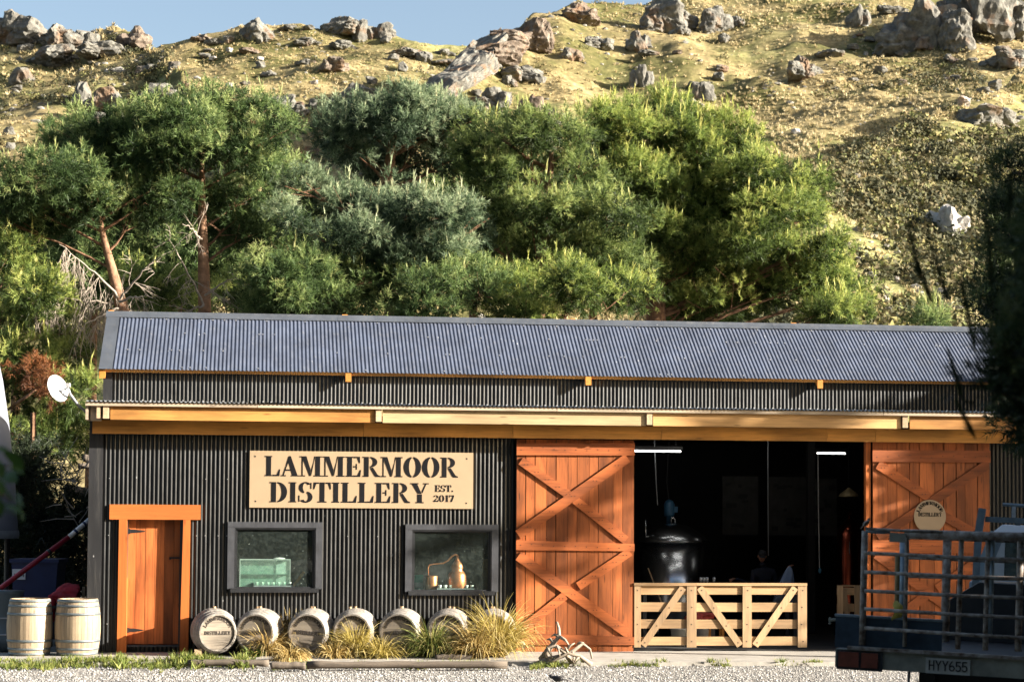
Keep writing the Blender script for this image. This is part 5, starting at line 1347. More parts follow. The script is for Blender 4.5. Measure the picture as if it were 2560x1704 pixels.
# blue grey plastic chair, steel tub
M['chair_blue'] = plain('blue grey plastic', (.07, .10, .12), .5, 0, .15, 4)
p0 = ground(62, 1612, 0.0)
t = thing('plastic_chair', 'blue grey plastic chair with a rounded back behind the left barrel', 'chair', p0); Yc = p0.y; k = Yc / FPX
zt = at(62, 1453, Yc).z; wz = 27 * k; zs = zt - .48
prof = [(-wz, zs), (-wz, zt - .17), (-wz * .8, zt - .06), (-wz * .4, zt), (wz * .4, zt), (wz * .8, zt - .06), (wz, zt - .17), (wz, zs)]
mb = MB(); n = len(prof); mb.add([(x, .38, z) for x, z in prof] + [(x, .41, z) for x, z in prof], [tuple(range(n)), tuple(range(2*n-1, n-1, -1))] + [(i, n+i, n+(i+1)%n, (i+1)%n) for i in range(n)]); mb.build('back', M['chair_blue'], t)
MB().box(-wz, wz, -.06, .42, zs - .06, zs - .02).build('seat', M['chair_blue'], t)
for x in (-wz + .03, wz - .03):
    for y in (-.03, .39): MB().tube([(x, y, 0), (x, y, zs - .04)], .018, 8).build('leg', M['grey_metal'], t)
p0 = ground(8, 1625, .0); k = p0.y / FPX; zt = at(8, 1475, p0.y).z
t = thing('steel_tub', 'grey steel drum at the left edge behind the barrels', 'drum', p0)
MB().lathe([(.34, 0), (.36, .3), (.34, .32), (.36, .6), (.34, zt - .05), (.36, zt)], 28, cap=True).build('drum', M['chair_blue'], t, True)
for z in (.3, .6): MB().lathe([(.355, z - .015), (.375, z), (.355, z + .015)], 28, cap=False).build('ridge', M['grey_metal'], t, True)
# red jacket over a dark stool
M['red_cloth'] = plain('red cloth', (.33, .012, .02), .8, 0, .4, 5)
p0 = ground(165, 1614, .05); Yc = p0.y
t = thing('dark_stool', 'dark stool behind the barrel by the corner, with the red jacket on it', 'stool', p0); zt = at(165, 1512, Yc).z - .05
MB().box(-.26, .28, -.2, .2, zt - .05, zt).build('seat', M['black_metal'], t)
for x in (-.23, .25):
    for y in (-.17, .17): MB().tube([(x, y, 0), (x, y, zt - .05)], .02, 8).build('leg', M['black_metal'], t)
cl = at(165, 1508, Yc); cl.z -= .02
p, F = rock_verts(901, 4); p = p * np.array([.30, .22, .22]) + np.array([.02, 0, .17]); p[:, 2] = np.maximum(p[:, 2], .0)
p += .018 * fbm(p * 14, 5, 3)[:, None]
mb = MB(); mb.add(p.tolist(), F)
p2, F2 = rock_verts(904, 3); p2 = p2 * np.array([.10, .12, .26]) + np.array([-.27, -.10, -.08]); mb.add(p2.tolist(), F2)
o = mb.build('red_jacket', M['red_cloth'], None, True); o.location = cl; tag(o, 'crumpled red jacket lying behind the upright barrel at the shed corner', 'jacket')
o = MB().bar(at(208, 1560, Yc + .15), at(209, 1466, Yc + .1), .05, .03).build('wooden_stake', M['pale_y']); tag(o, 'short wooden stake sticking up beside the red jacket', 'stake')
# pale tapering tank
M['tank_grey'] = plain('pale grey sheet', (.19, .20, .23), .55, 0, .12, 1.2)
Yt = 42.0; cx = at(-75, 1300, Yt)
t = thing('tapered_tank', 'pale grey tapering tank on dark legs cut off by the left edge of the photo', 'tank', (cx.x, Yt, 0))
kk = Yt / FPX; zz = lambda y: at(0, y, Yt).z
MB().lathe([(112 * kk, zz(1345)), (117 * kk, zz(1325)), (108 * kk, zz(1200)), (90 * kk, zz(1050)), (74 * kk, zz(950)), (40 * kk, zz(800)), (8 * kk, zz(740))], 40).build('shell', M['tank_grey'], t, True)
MB().tube([(60 * kk, -.95, zz(1163)), (117 * kk, -.92, zz(1163))], .02, 8).build('rail', M['tank_grey'], t)
MB().lathe([(119 * kk, zz(1345)), (121 * kk, zz(1335)), (119 * kk, zz(1325))], 40, cap=False).build('band', M['grey_metal'], t, True)
for a in (30, 120, 210, 300): MB().tube([(95 * kk * math.cos(R(a)), 95 * kk * math.sin(R(a)), 0), (95 * kk * math.cos(R(a)), 95 * kk * math.sin(R(a)), zz(1340))], .06, 8).build('leg', M['black_metal'], t)
# fallen logs and dead sticks behind the corner
def flog(a, b, r, lab):
    A, B = at(*a), at(*b); d = B - A; mb = MB(); g_ = random.Random(int(r * 1e4)); n = 8
    mb.tube([A + d * i / n + Vector((0, 0, g_.uniform(-.012, .012))) for i in range(n + 1)], [r * g_.uniform(.93, 1.06) for _ in range(n + 1)], 14)
    mb.xf(Matrix.Translation(-A)); o = mb.build('fallen_log', M['log'], None, True); o.location = A; tag(o, lab, 'log', 'felled logs behind the shed corner')
flog((160, 1225, 45.2), (250, 1240, 45.4), .15, 'thick pale log with a sawn end sticking out behind the shed corner')
flog((196, 1163, 45.2), (260, 1168, 45.4), .07, 'thin pale log above the thick one behind the shed corner')
flog((208, 1146, 45.2), (260, 1136, 45.4), .08, 'short reddish log topmost behind the shed corner')
g_ = random.Random(31); mb = MB(); A = at(190, 1230, 41.2)
for _ in range(26):
    s = at(g_.uniform(150, 240), g_.uniform(1150, 1330), 41 + g_.uniform(0, 2)); d = Vector((g_.uniform(-1, 1), g_.uniform(-.4, .4), g_.uniform(-.6, 1))).normalized() * g_.uniform(.3, .9)
    m_ = s + d * .5 + Vector((g_.uniform(-.06, .06), 0, g_.uniform(-.06, .06))); mb.tube([s, m_, s + d], [.014, .010, .004], 4, False)
mb.xf(Matrix.Translation(-A)); o = mb.build('brush_pile', M['dead_wood']); o.location = A; tag(o, 'pile of dead sticks around the felled logs', 'brushwood')
pine('conifer', 'dark shaded shrub mass filling the gap left of the shed', [(20,1190,80,60),(90,1190,60,60),(60,1270,90,60),(140,1310,80,70),(20,1370,90,70),(120,1390,90,70),(200,1380,60,70),(60,1480,110,70),(180,1480,70,70),(-60,1300,80,120)], 45.0, 'shaded_leaf', None, 90, dens=60, tl=.30, candles=0, group=None, limbs=False, rad=.1)
# leafy twig close to the camera at the left edge
M['leaf'] = leaf_mat('fresh leaves', [(0, (.03, .07, .012)), (1, (.09, .17, .03))], .35, .45)
Yl = 5.2; base = at(-60, 1210, Yl); t = thing('leafy_twig', 'blurred green leafy twig close to the camera at the left edge', 'branch', base)
i_ = Matrix.Translation(-base)
MB().tube([base, at(-20, 1180, Yl), at(20, 1160, Yl)], [.004, .003, .002], 6).xf(i_).build('twig', M['bark'], t); MB().tube([base, at(-10, 1230, Yl), at(30, 1250, Yl)], [.004, .003, .002], 6).xf(i_).build('twig', M['bark'], t)
lv = MB(); ln_, n = 1.0, 7
for i in range(n + 1):
    f = i / n; w = .30 * math.sin(math.pi * min(1, f * .92 + .06)) ** .8; z = .12 * math.sin(f * 2.6)
    lv.v += [(f, -w, z + .05), (f, 0, z), (f, w, z + .05)]
for i in range(n): lv.f += [(3*i, 3*i+1, 3*i+4, 3*i+3), (3*i+1, 3*i+2, 3*i+5, 3*i+4)]
lmesh = lv.mesh('leaf', M['leaf'], True); a_ = lmesh.attributes.new('tint', 'FLOAT', 'POINT'); a_.data.foreach_set('value', [.6] * len(lmesh.vertices))
for k in range(17):
    x, y = [(8,1118),(28,1130),(40,1165),(10,1150),(35,1185),(-10,1120),(5,1195),(20,1215),(45,1240),(10,1245),(58,1255),(30,1262),(-5,1262),(15,1275),(50,1225),(-20,1180),(-15,1232)][k]
    o = link('leaf', lmesh, t); o.location = at(x - 20, y, Yl + rnd.uniform(-.1, .1)) - base
    o.rotation_euler = (rnd.uniform(-.9, .9), rnd.uniform(.2, 1.2), rnd.uniform(-1.0, .6)); s = rnd.uniform(.045, .07); o.scale = (s, s, s)

# ================================================================== WINDOW DISPLAYS
M['case_glass'] = glass('display glass', (.82, .93, .88), .10, .05)
M['cup'] = plain('white cups', (.75, .74, .70), .4, 0, .05, 5)
M['case_edge'] = plain('pale case edge', (.44, .49, .46), .4, 0, .1, 5)
def on_shelf(k): return win[k][2] - .005
def shed_thing(name, lab, cat, u, v, w, group=None): return thing(name, lab, cat, m=SHED.m @ Matrix.Translation((u, v, w)), group=group)
v = .04; a, b = U(599, 1430, v), U(726, 1430, v); zt = W(660, 1397, v); z0 = on_shelf(0)
t = shed_thing('display_case', 'glass display case in the first window', 'display case', a, v, z0); w_, h_ = b - a, zt - z0
MB().box(0, w_, .0, .26, 0, .02).build('base', M['case_edge'], t); MB().box(0, w_, .0, .26, h_ - .014, h_).build('top', M['case_edge'], t)
for x in (0, w_ - .012):
    for y in (0, .248): MB().box(x, x + .012, y, y + .012, .02, h_ - .014).build('edge', M['case_edge'], t)
MB().box(.012, w_ - .012, .003, .006, .02, h_ - .014).build('front_pane', M['case_glass'], t); MB().box(.012, w_ - .012, .10, .104, .02, h_ - .014).build('back_pane', M['case_edge'], t)
MB().box(.012, w_ - .012, .02, .24, h_ * .48, h_ * .48 + .008).build('shelf', M['case_edge'], t)
MB().blob((w_ * .78, .12, h_ + .012), (.11, .06, .018), 12, 6).build('cloth_on_top', M['cup'], t)
def cup_tray(k, x0, x1, y, lab, v=.075):
    a, b = U(x0, y, v), U(x1, y, v); t = shed_thing('cup_tray', lab, 'tray', a, v, on_shelf(k)); w_ = b - a
    MB().box(0, w_, -.06, .06, .012, .05).build('tray', M['grey_metal'], t)
    for x in (-.01, w_): MB().box(x, x + .01, -.07, .07, 0, .10).build('tray_end', M['black_metal'], t)
    cm = MB().lathe([(.024, 0), (.034, .055)], 12).mesh('cup', M['cup'], True)
    for i in range(7): o = link('cup', cm, t); o.location = (w_ * (i + .6) / 7.2, 0, .052)
cup_tray(0, 634, 732, 1456, 'row of small white cups on a tray in the first window'); cup_tray(1, 1092, 1188, 1462, 'row of small white cups on a tray in front of the copper still')
a, b = SHED.hit(733, 1453, .30), SHED.hit(760, 1428, .30); o = MB().bar((a[0], .30, on_shelf(0) + .02), (b[0], .30, b[1]), .05, .05).build('wooden_bat', M['rafter']); o.matrix_world = SHED.m; tag(o, 'orange wooden stick leaning beside the glass case in the first window', 'stick')
# copper still model
v = .19; z0 = on_shelf(1); cu, _ = SHED.hit(1143, 1440, v); k = 35.4 / FPX
t = shed_thing('copper_still', 'small copper pot still with a swan neck in the second window', 'still', cu, v, z0)
zt = lambda y: W(1143, y, v) - z0
MB().lathe([(.10, 0), (.165, .02), (.18, .10), (.165, zt(1436)), (.14, zt(1430)), (.10, zt(1424)), (.115, zt(1418)), (.10, zt(1410)), (.055, zt(1402)), (.03, zt(1396)), (.022, zt(1388))], 28).build('pot', M['copper'], t, True)
nk = [(1143,1392),(1142,1386),(1138,1385),(1130,1389),(1120,1400),(1108,1407),(1085,1409),(1073,1411),(1070,1420),(1071,1438)]
MB().tube([(U(x, y, v) - cu, 0, W(x, y, v) - z0) for x, y in nk], [.024, .022, .02, .018, .016, .014, .012, .011, .011, .012], 10).build('swan_neck', M['copper'], t, True)
c2 = U(1079, 1450, v) - cu
MB().lathe([(.105, 0), (.11, .02), (.11, zt(1440)), (.10, zt(1438))], 24, Matrix.Translation((c2, 0, 0))).build('condenser', M['copper'], t, True)
a, b = U(1037, 1440, .4), U(1058, 1440, .4); t = shed_thing('teal_box', 'white and teal carton at the left of the copper still', 'carton', a, .4, z0)
MB().box(0, b - a, 0, .12, 0, W(1045, 1436, .4) - z0).build('carton', plain('teal card', (.10, .34, .30), .6, 0, .2, 5), t); MB().box(.0, b - a, -.004, 0, .05, .14).build('white_panel', M['cup'], t)
a, b = U(1207, 1440, .5), U(1219, 1440, .5); t = shed_thing('bottle_box', 'tall beige box at the right side of the second window', 'box', a, .5, z0); MB().box(0, b - a, 0, .1, 0, W(1210, 1396, .5) - z0).build('carton', M['pale_y'], t)

# ================================================================== INSIDE THE DOORWAY
def tube_lamp(x0, x1, y, v, lab):
    a, b = SHED.hit(x0, y, v), SHED.hit(x1, y + (x1 - x0) * .012, v)
    t = shed_thing('tube_light', lab, 'lamp', a[0], v, a[1], 'lit tube lights in the shed'); L_ = b[0] - a[0]
    MB().tube([(0, 0, 0), (L_, 0, b[1] - a[1])], .016, 12).build('tube', M['tube'], t, True); MB().box(-.03, L_ + .03, -.04, .04, .03, .09).build('housing', M['black_metal'], t)
    for x in (.1, L_ - .1): MB().tube([(x, 0, .09), (x, 0, 4.18 - a[1])], .006, 5).build('hanger', M['black_metal'], t)
tube_lamp(1560, 1702, 1126, 3.0, 'lit tube light just right of the sunny sliding door'); tube_lamp(2043, 2113, 1132, 3.4, 'lit tube light at the right side of the dark doorway')
for k_, (x_, v_) in enumerate(((1610, 1.2), (1760, 1.6), (1700, 2.4))):
    a_ = U(x_, 1120, v_); t = shed_thing('tube_light', ('nearest', 'second nearest', 'third nearest')[k_] + ' tube light up behind the lintel, mirrored in the steel tank lid', 'lamp', a_, v_, 4.09, 'lit tube lights in the shed'); MB().tube([(0, 0, 0), (1.2, 0, 0)], .022, 10).build('tube', M['tube'], t, True); MB().box(-.03, 1.23, -.04, .04, .03, .085).build('housing', M['black_metal'], t)
def cord(pts, v, r, lab, mat='grey_metal'):
    q = [(SHED.hit(x, y, v)[0], v, SHED.hit(x, y, v)[1]) for x, y in pts]; mb = MB().tube(q, r, 6); o = mb.build('hanging_cord', M[mat]); o.matrix_world = SHED.m; tag(o, lab, 'cord', 'cords hanging from the shed ceiling')
cord([(1636, 1098), (1640, 1200), (1644, 1262)], 3.2, .010, 'cord hanging above the stainless tank'); cord([(1920, 1096), (1920, 1215), (1921, 1388)], 3.6, .010, 'thin cord hanging near the person')
cord([(2045, 1134), (2046, 1260), (2049, 1420)], 3.3, .011, 'white cord with a blue plug hanging from the right tube light', 'white_paint')
a = SHED.hit(2050, 1425, 3.3); o = MB().blob((a[0], 3.3, a[1]), (.035, .035, .06), 10, 6).build('plug', plain('blue plug', (.10, .28, .42), .5), None, True); o.matrix_world = SHED.m; tag(o, 'pale blue plug at the end of the hanging white cord', 'plug')
M['board_dark'] = plain('dim notice board', (.055, .055, .052), .8, 0, .3, 4)
def panel(x0, x1, y0, y1, v, lab):
    a, b = SHED.hit(x0, y1, v), SHED.hit(x1, y0, v); t = shed_thing('wall_poster', lab, 'poster', a[0], v, a[1], 'dim posters on the back wall'); w_, h_ = b[0] - a[0], b[1] - a[1]
    MB().box(0, w_, 0, .02, 0, h_).build('sheet', M['board_dark'], t); mb = MB(); g_ = random.Random(x0)
    for k in range(9): x = g_.uniform(.05, .7) * w_; z = g_.uniform(.05, .85) * h_; mb.box(x, x + g_.uniform(.08, .3) * w_, -.004, 0, z, z + g_.uniform(.03, .09) * h_)
    mb.build('print', M['black_metal'], t)['kind'] = 'stuff'
panel(1806, 1896, 1190, 1336, 6.5, 'dim pale poster left of the hanging cord in the shed'); panel(1922, 2022, 1192, 1337, 6.5, 'dim poster right of the hanging cord in the shed'); panel(2026, 2092, 1196, 1338, 6.5, 'dim poster farthest right on the back wall of the shed')
for (x0, x1, v, lab) in ((2020, 2038, 5.0, 'dark post inside the shed right of the person'),):
    a = U(x0, 1300, v); b = U(x1, 1300, v); o = MB().box(a, b, v, v + .15, .055, 4.17).build('inner_post', M['interior']); o.matrix_world = SHED.m; tag(o, lab, 'post')
# stainless tank
v = 4.0; cu = U(1680, 1400, v); k = 39.0 / FPX
zw = lambda y: W(1680, y, v)
t = shed_thing('steel_tank', 'domed stainless steel tank inside the doorway', 'tank', cu, v, .055)
MB().lathe([(.60, .25), (.64, .30), (.64, zw(1356) - .055)], 48).build('body', M['steel'], t, True)
zd = zw(1352) - .055; hd = zw(1307) - zw(1352)
MB().lathe([(.67, zd - .03), (.72, zd - .015), (.72, zd + .01), (.66, zd + hd * .28), (.52, zd + hd * .62), (.32, zd + hd * .88), (.12, zd + hd), (.001, zd + hd)], 48).build('lid', M['steel'], t, True)
MB().tube([(.06, 0, zd + hd), (.06, 0, zd + hd + .08), (.02, 0, zd + hd + .12), (-.02, 0, zd + hd + .08), (-.02, 0, zd + hd)], .014, 8).build('lid_handle', M['steel'], t, True)
for a in (45, 135, 225, 315): MB().tube([(.5 * math.cos(R(a)), .5 * math.sin(R(a)), 0), (.5 * math.cos(R(a)), .5 * math.sin(R(a)), .3)], .03, 8).build('leg', M['steel'], t, True)
q = SHED.hit(1607, 1310, v); MB().tube([(q[0] - cu, -.3, zd + .05), (q[0] - cu, -.3, q[1] + .04)], .018, 8).build('vent_pipe', M['steel'], t, True)
M['motor_blue'] = plain('blue motor', (.04, .13, .24), .45, 0, .2, 6)
q0, q1 = SHED.hit(1673, 1290, 4.4), SHED.hit(1673, 1252, 4.4)
t = shed_thing('blue_motor', 'blue motor above the stainless tank', 'motor', q0[0], 4.4, q0[1]); h_ = q1[1] - q0[1]
MB().lathe([(.06, -.14), (.06, 0), (.10, 0), (.11, .04), (.11, h_ * .8), (.08, h_), (.02, h_ + .03)], 18).build('housing', M['motor_blue'], t, True); MB().box(.08, .17, -.05, .05, .08, .2).build('terminal_box', M['motor_blue'], t)
MB().tube([(0, 0, h_), (-.05, .0, h_ + .4), (0, 0, 4.17 - q0[1])], .012, 6).build('drop_cable', M['black_metal'], t)
# copper still on the right, pendant lamp above it
v = 4.6; cu = U(2124, 1400, v); zw = lambda y: W(2124, y, v)
t = shed_thing('copper_boiler', 'tall dark red copper still at the right side of the doorway', 'still', cu, v, .055)
MB().lathe([(.27, .3), (.28, .5), (.28, zw(1380)), (.26, zw(1340)), (.20, zw(1320)), (.10, zw(1308)), (.04, zw(1300)), (.04, zw(1285))], 36).build('pot', plain('dark red copper', (.36, .085, .05), .22, 1.0, .2, 4), t, True)
MB().lathe([(.33, 0), (.33, .3)], 24).build('firebox', M['black_metal'], t); MB().tube([(-.1, -.28, zw(1390)), (-.1, -.33, zw(1390)), (-.1, -.33, zw(1360))], .012, 6).build('tap', M['steel'], t, True)
v = 4.0; q = SHED.hit(2122, 1230, v); t = shed_thing('pendant_lamp', 'wide beige lampshade hanging at the right of the doorway', 'lamp', q[0], v, q[1])
MB().lathe([(.22, -.09), (.17, -.02), (.05, .07), (.02, .10)], 28).build('shade', plain('beige shade', (.30, .24, .13), .5, .3), t, True); MB().tube([(0, 0, .1), (0, 0, 4.17 - q[1])], .006, 5).build('flex', M['black_metal'], t)
# table with glasses, buckets, stool
v = 2.4; a, b = U(1596, 1480, v), U(1990, 1480, v); zt = W(1790, 1462, v)
t = shed_thing('work_table', 'dark work table behind the timber gate', 'table', a, v, .055); w_ = b - a; h_ = zt - .055
MB().box(0, w_, -.3, .45, h_ - .045, h_).build('table_top', M['floor'], t)
for x in (.08, w_ - .08):
    for y in (-.22, .37): MB().box(x - .035, x + .035, y - .035, y + .035, 0, h_ - .045).build('leg', M['floor'], t)
M['drink_glass'] = plain('drinking glass', (.55, .58, .6), .12, .6, .1, 4)
gm = MB().lathe([(.026, 0), (.026, .004), (.004, .01), (.004, .06), (.03, .085), (.034, .13), (.028, .165)], 14).mesh('glass', M['drink_glass'], True)
for k, (x, nm) in enumerate(((1752, 'leftmost stemmed glass on the table behind the gate'), (1760, 'second stemmed glass from the left on the table'), (1768, 'third stemmed glass, ending the close group on the table'), (1785, 'stemmed glass standing apart at the right of the close group'))):
    o = link('stemmed_glass', gm); o.matrix_world = SHED.m @ Matrix.Translation((U(x, 1450, v - .2), v - .2, zt)); tag(o, nm, 'glass', 'stemmed glasses on the table')
q0, q1 = SHED.hit(1641, 1456, 2.3), SHED.hit(1620, 1419, 2.3); o = MB().bar((q0[0] + .15, 2.3, q0[1] - .5), (q1[0], 2.3, q1[1]), .035, .02).build('wooden_paddle', M['pale_y']); o.matrix_world = SHED.m; tag(o, 'pale wooden paddle leaning in front of the stainless tank', 'paddle')
M['bucket'] = plain('white plastic bucket', (.42, .42, .40), .4, 0, .08, 4)
for k, (x, nm) in enumerate(((1697, 'white bucket behind the gate, left of the wooden stool'), (1752, 'white bucket behind the gate beside the wooden stool'))):
    v = 1.3 + .3 * k; t = shed_thing('bucket', nm, 'bucket', U(x, 1590, v), v, .055, 'white buckets behind the gate')
    MB().lathe([(.13, 0), (.155, .30), (.165, .31), (.165, .33)], 24).build('tub', M['bucket'], t, True); MB().tube([(.16 * math.cos(R(q)), -.02, .30 - .12 * math.sin(R(q))) for q in range(0, 181, 20)], .004, 5).build('bail', M['grey_metal'], t)
v = 1.7; t = shed_thing('wooden_stool', 'small wooden stool seen between the gate rails', 'stool', U(1787, 1590, v), v, .055)
MB().box(-.17, .17, -.15, .15, .42, .46).build('seat', M['rafter'], t)
for x in (-.13, .13):
    for y in (-.11, .11): MB().box(x - .025, x + .025, y - .025, y + .025, 0, .42).build('leg', M['rafter'], t)
p, F = rock_verts(911, 3); mb = MB().add((p * np.array([.34, .16, .09]) + .02 * fbm(p * 5, 2, 3)[:, None]).tolist(), F); o = mb.build('red_cloth', plain('red checked cloth', (.42, .06, .05), .8, 0, .5, 14), None, True)
v = 1.75; o.matrix_world = SHED.m @ Matrix.Translation((U(1745, 1540, v), v, W(1745, 1541, v))); tag(o, 'red cloth heaped on a crate between the gate rails', 'cloth')
q = SHED.hit(1745, 1545, 1.75); o = MB().box(q[0] - .33, q[0] + .3, 1.6, 1.95, .055, q[1] - .05).build('crate', M['floor']); o.matrix_world = SHED.m; tag(o, 'dark crate under the red cloth', 'crate')
# second gate leaf standing inside at the right
v = .7; gg = lambda x, y: SHED.hit(x, y, v)
t = thing('timber_gate', 'second pine gate leaf standing inside the doorway at the right', 'gate', m=SHED.m)
for (x0, x1, n_) in ((2093, 2107, 'upright'), (2136, 2151, 'upright')):
    a, b = gg(x0, 1618), gg(x1, 1463); MB().box(a[0], b[0], v - .03, v, .06, b[1]).build(n_, M['gate_z'], t)
for (y0, y1) in ((1461, 1466), (1468, 1486), (1508, 1528), (1550, 1570), (1592, 1612)):
    a, b = gg(2093, y1), gg(2153, y0); MB().box(a[0], b[0], v + .002, v + .03, a[1], b[1]).build('rail', M['gate_x'], t)
a, b = gg(2108, 1472), gg(2127, 1600); MB().slab(a[0], a[1], b[0], b[1], .1, v - .028, v - .001).build('diagonal', M['gate_z'], t)

# ================================================================== PERSON BEHIND THE TABLE
M['skin'] = plain('skin', (.36, .17, .11), .55, 0, .08, 6); M['navy'] = plain('navy jersey', (.018, .02, .035), .85, 0, .3, 9); M['cap'] = plain('dark cap', (.03, .03, .035), .8, 0, .2, 9)
M['light_blue'] = plain('light blue cloth', (.34, .45, .66), .8, 0, .15, 5)
def skin_mesh(name, V, E, rad, mat, parent, levels=2, root=0):
    me = bpy.data.meshes.new(name); me.from_pydata(V, E, []); o = link(name, me, parent)
    sk_ = o.modifiers.new('skin', 'SKIN'); 
    lay = me.skin_vertices[0] if me.skin_vertices else None
    if lay is None:
        bpy.context.view_layer.objects.active = o; lay = me.skin_vertices[0] if me.skin_vertices else None
    for i, r in enumerate(rad):
        lay.data[i].radius = r if hasattr(r, '__len__') else (r, r); lay.data[i].use_root = (i == root)
    sb = o.modifiers.new('sub', 'SUBSURF'); sb.levels = levels; sb.render_levels = levels
    me.materials.append(M[mat]); return o
v = 3.0; hd_u, hd_w = SHED.hit(1902, 1390, v); base_u = U(1908, 1480, v)
per = shed_thing('person', 'person in dark navy top and cap holding a light blue cloth behind the gate', 'person', base_u, v, .055)
sc = hd_w - .055; hx = hd_u - base_u
hand_l = SHED.hit(1833, 1446, v - .4); hl = Vector((hand_l[0] - base_u, -.4, hand_l[1] - .055)); hand_r = SHED.hit(1972, 1416, v - .1); hr = Vector((hand_r[0] - base_u, -.1, hand_r[1] - .055))
sh = sc - .27
V = [(0,.05,sc-.80),(0,.03,sc-.62),(0,-.02,sh-.05),(hx*.6,-.05,sh+.06),(hx,-.07,sc-.10),
     (-.20,-.02,sh-.03),(-.24,-.10,sh-.28),tuple(hl + Vector((.06,.05,.0))),
     (.20,-.02,sh-.03),(.27,.0,sh-.28),tuple(hr + Vector((-.02,.03,-.06))),
     (-.10,.05,sc-.88),(-.11,.03,.48),(-.11,.06,.07),(-.12,-.10,.03),(.10,.05,sc-.88),(.11,.03,.48),(.11,.06,.07),(.12,-.10,.03)]
E_ = [(0,1),(1,2),(2,3),(3,4),(2,5),(5,6),(6,7),(2,8),(8,9),(9,10),(0,11),(11,12),(12,13),(13,14),(0,15),(15,16),(16,17),(17,18)]
skin_mesh('body', V, E_, [(.15,.11),(.14,.11),(.17,.11),.055,.05,.065,.05,.033,.065,.05,.033,.085,.06,.042,.035,.085,.06,.042,.035], 'navy', per)
p, F = rock_verts(1, 3); d, F = ico(4); p = d * np.array([.075, .095, .115]); fr = np.clip(-d[:, 1], 0, 1)
p[:, 1] -= .028 * np.exp(-((d[:, 0] / .16) ** 2 + ((d[:, 2] + .08) / .22) ** 2)) * (fr > .3)          # nose
p[:, 1] += .010 * np.exp(-(((np.abs(d[:, 0]) - .36) / .14) ** 2 + ((d[:, 2] - .08) / .10) ** 2)) * (fr > .3)   # eye sockets
p[:, 1] -= .008 * np.exp(-((d[:, 0] / .25) ** 2 + ((d[:, 2] + .45) / .06) ** 2)) * (fr > .3)           # lips
p[:, 0] *= 1 - .18 * np.clip(-d[:, 2], 0, 1)
MH = Matrix.Translation((hx, -.10, sc)) @ Matrix.Rotation(R(18), 4, 'X') @ Matrix.Rotation(R(-12), 4, 'Z')
head = MB().add(p.tolist(), F)
for s in (-1, 1): head.blob((s * .077, .01, -.005), (.012, .022, .034), 8, 6)
ho = head.xf(MH).build('head', M['skin'], per, True)
for s in (-1, 1): MB().blob((s * .030, -.083, .012), (.011, .008, .007), 8, 6).xf(MH).build('eye', M['nail'], ho, True)
mb = MB().lathe([(.083, .0), (.086, .03), (.07, .075), (.03, .095), (.001, .10)], 20, Matrix.Translation((0, .005, .035)) @ Matrix.Diagonal((.95, 1.18, 1, 1)))
mb.add([(-.07, -.09, .040), (.07, -.09, .040), (.055, -.165, .028), (-.055, -.165, .028), (-.07, -.09, .048), (.07, -.09, .048), (.055, -.165, .036), (-.055, -.165, .036)], [(3,2,1,0), (4,5,6,7), (0,1,5,4), (1,2,6,5), (2,3,7,6), (3,0,4,7)])
mb.xf(MH).build('cap', M['cap'], per, True)
def hand(c, dirv, side, nm):
    c = Vector(c); d = Vector(dirv).normalized(); n_ = d.cross(Vector((0, 0, 1))).normalized() if abs(d.z) < .9 else Vector((1, 0, 0)); up_ = n_.cross(d)
    V = [tuple(c - d * .05), tuple(c), tuple(c + d * .035)]; E_ = [(0, 1), (1, 2)]; rad = [.026, (.036, .020), (.036, .017)]
    for f, (off, l) in enumerate(((-.030, .062), (-.010, .074), (.010, .068), (.029, .052))):
        b0 = c + d * .05 + n_ * off; i0 = len(V); V += [tuple(b0), tuple(b0 + d * l * .45 - up_ * .012), tuple(b0 + d * l * .75 - up_ * .034)]; E_ += [(2, i0), (i0, i0 + 1), (i0 + 1, i0 + 2)]; rad += [.010, .009, .007]
    i0 = len(V); b0 = c + n_ * (.036 * side); V += [tuple(b0), tuple(b0 + n_ * .022 * side + d * .03), tuple(b0 + n_ * .02 * side + d * .055 - up_ * .012)]; E_ += [(1, i0), (i0, i0 + 1), (i0 + 1, i0 + 2)]; rad += [.013, .011, .008]
    skin_mesh(nm, V, E_, rad, 'skin', per, 1)
hand(hl, (-.8, -.5, -.25), 1, 'hand'); hand(hr, (.5, -.5, .5), -1, 'hand')
# light blue cloth hanging from the raised hand
top = Vector((hand_r[0], v - .14, hand_r[1] + .015)); mb = MB(); rows, cols = 14, 28
zl = W(1950, 1506, v - .14)
for i in range(rows + 1):
    f = i / rows
    for j in range(cols):
        a = 2 * math.pi * j / cols; r = (.02 + .20 * f ** .6) * (1 + .22 * math.sin(a * 5 + f * 2) * f ** .4)
        mb.v.append((top.x - .22 * f ** 1.3 * .7 + r * math.cos(a) * .95, top.y - .02 + r * math.sin(a) * .45, top.z + (zl - top.z) * f))
for i in range(rows):
    for j in range(cols): mb.f.append((i*cols+j, i*cols+(j+1)%cols, (i+1)*cols+(j+1)%cols, (i+1)*cols+j))
o = mb.build('blue_cloth', M['light_blue'], None, True); o.matrix_world = SHED.m; tag(o, 'light blue cloth held up by the person behind the gate', 'cloth')

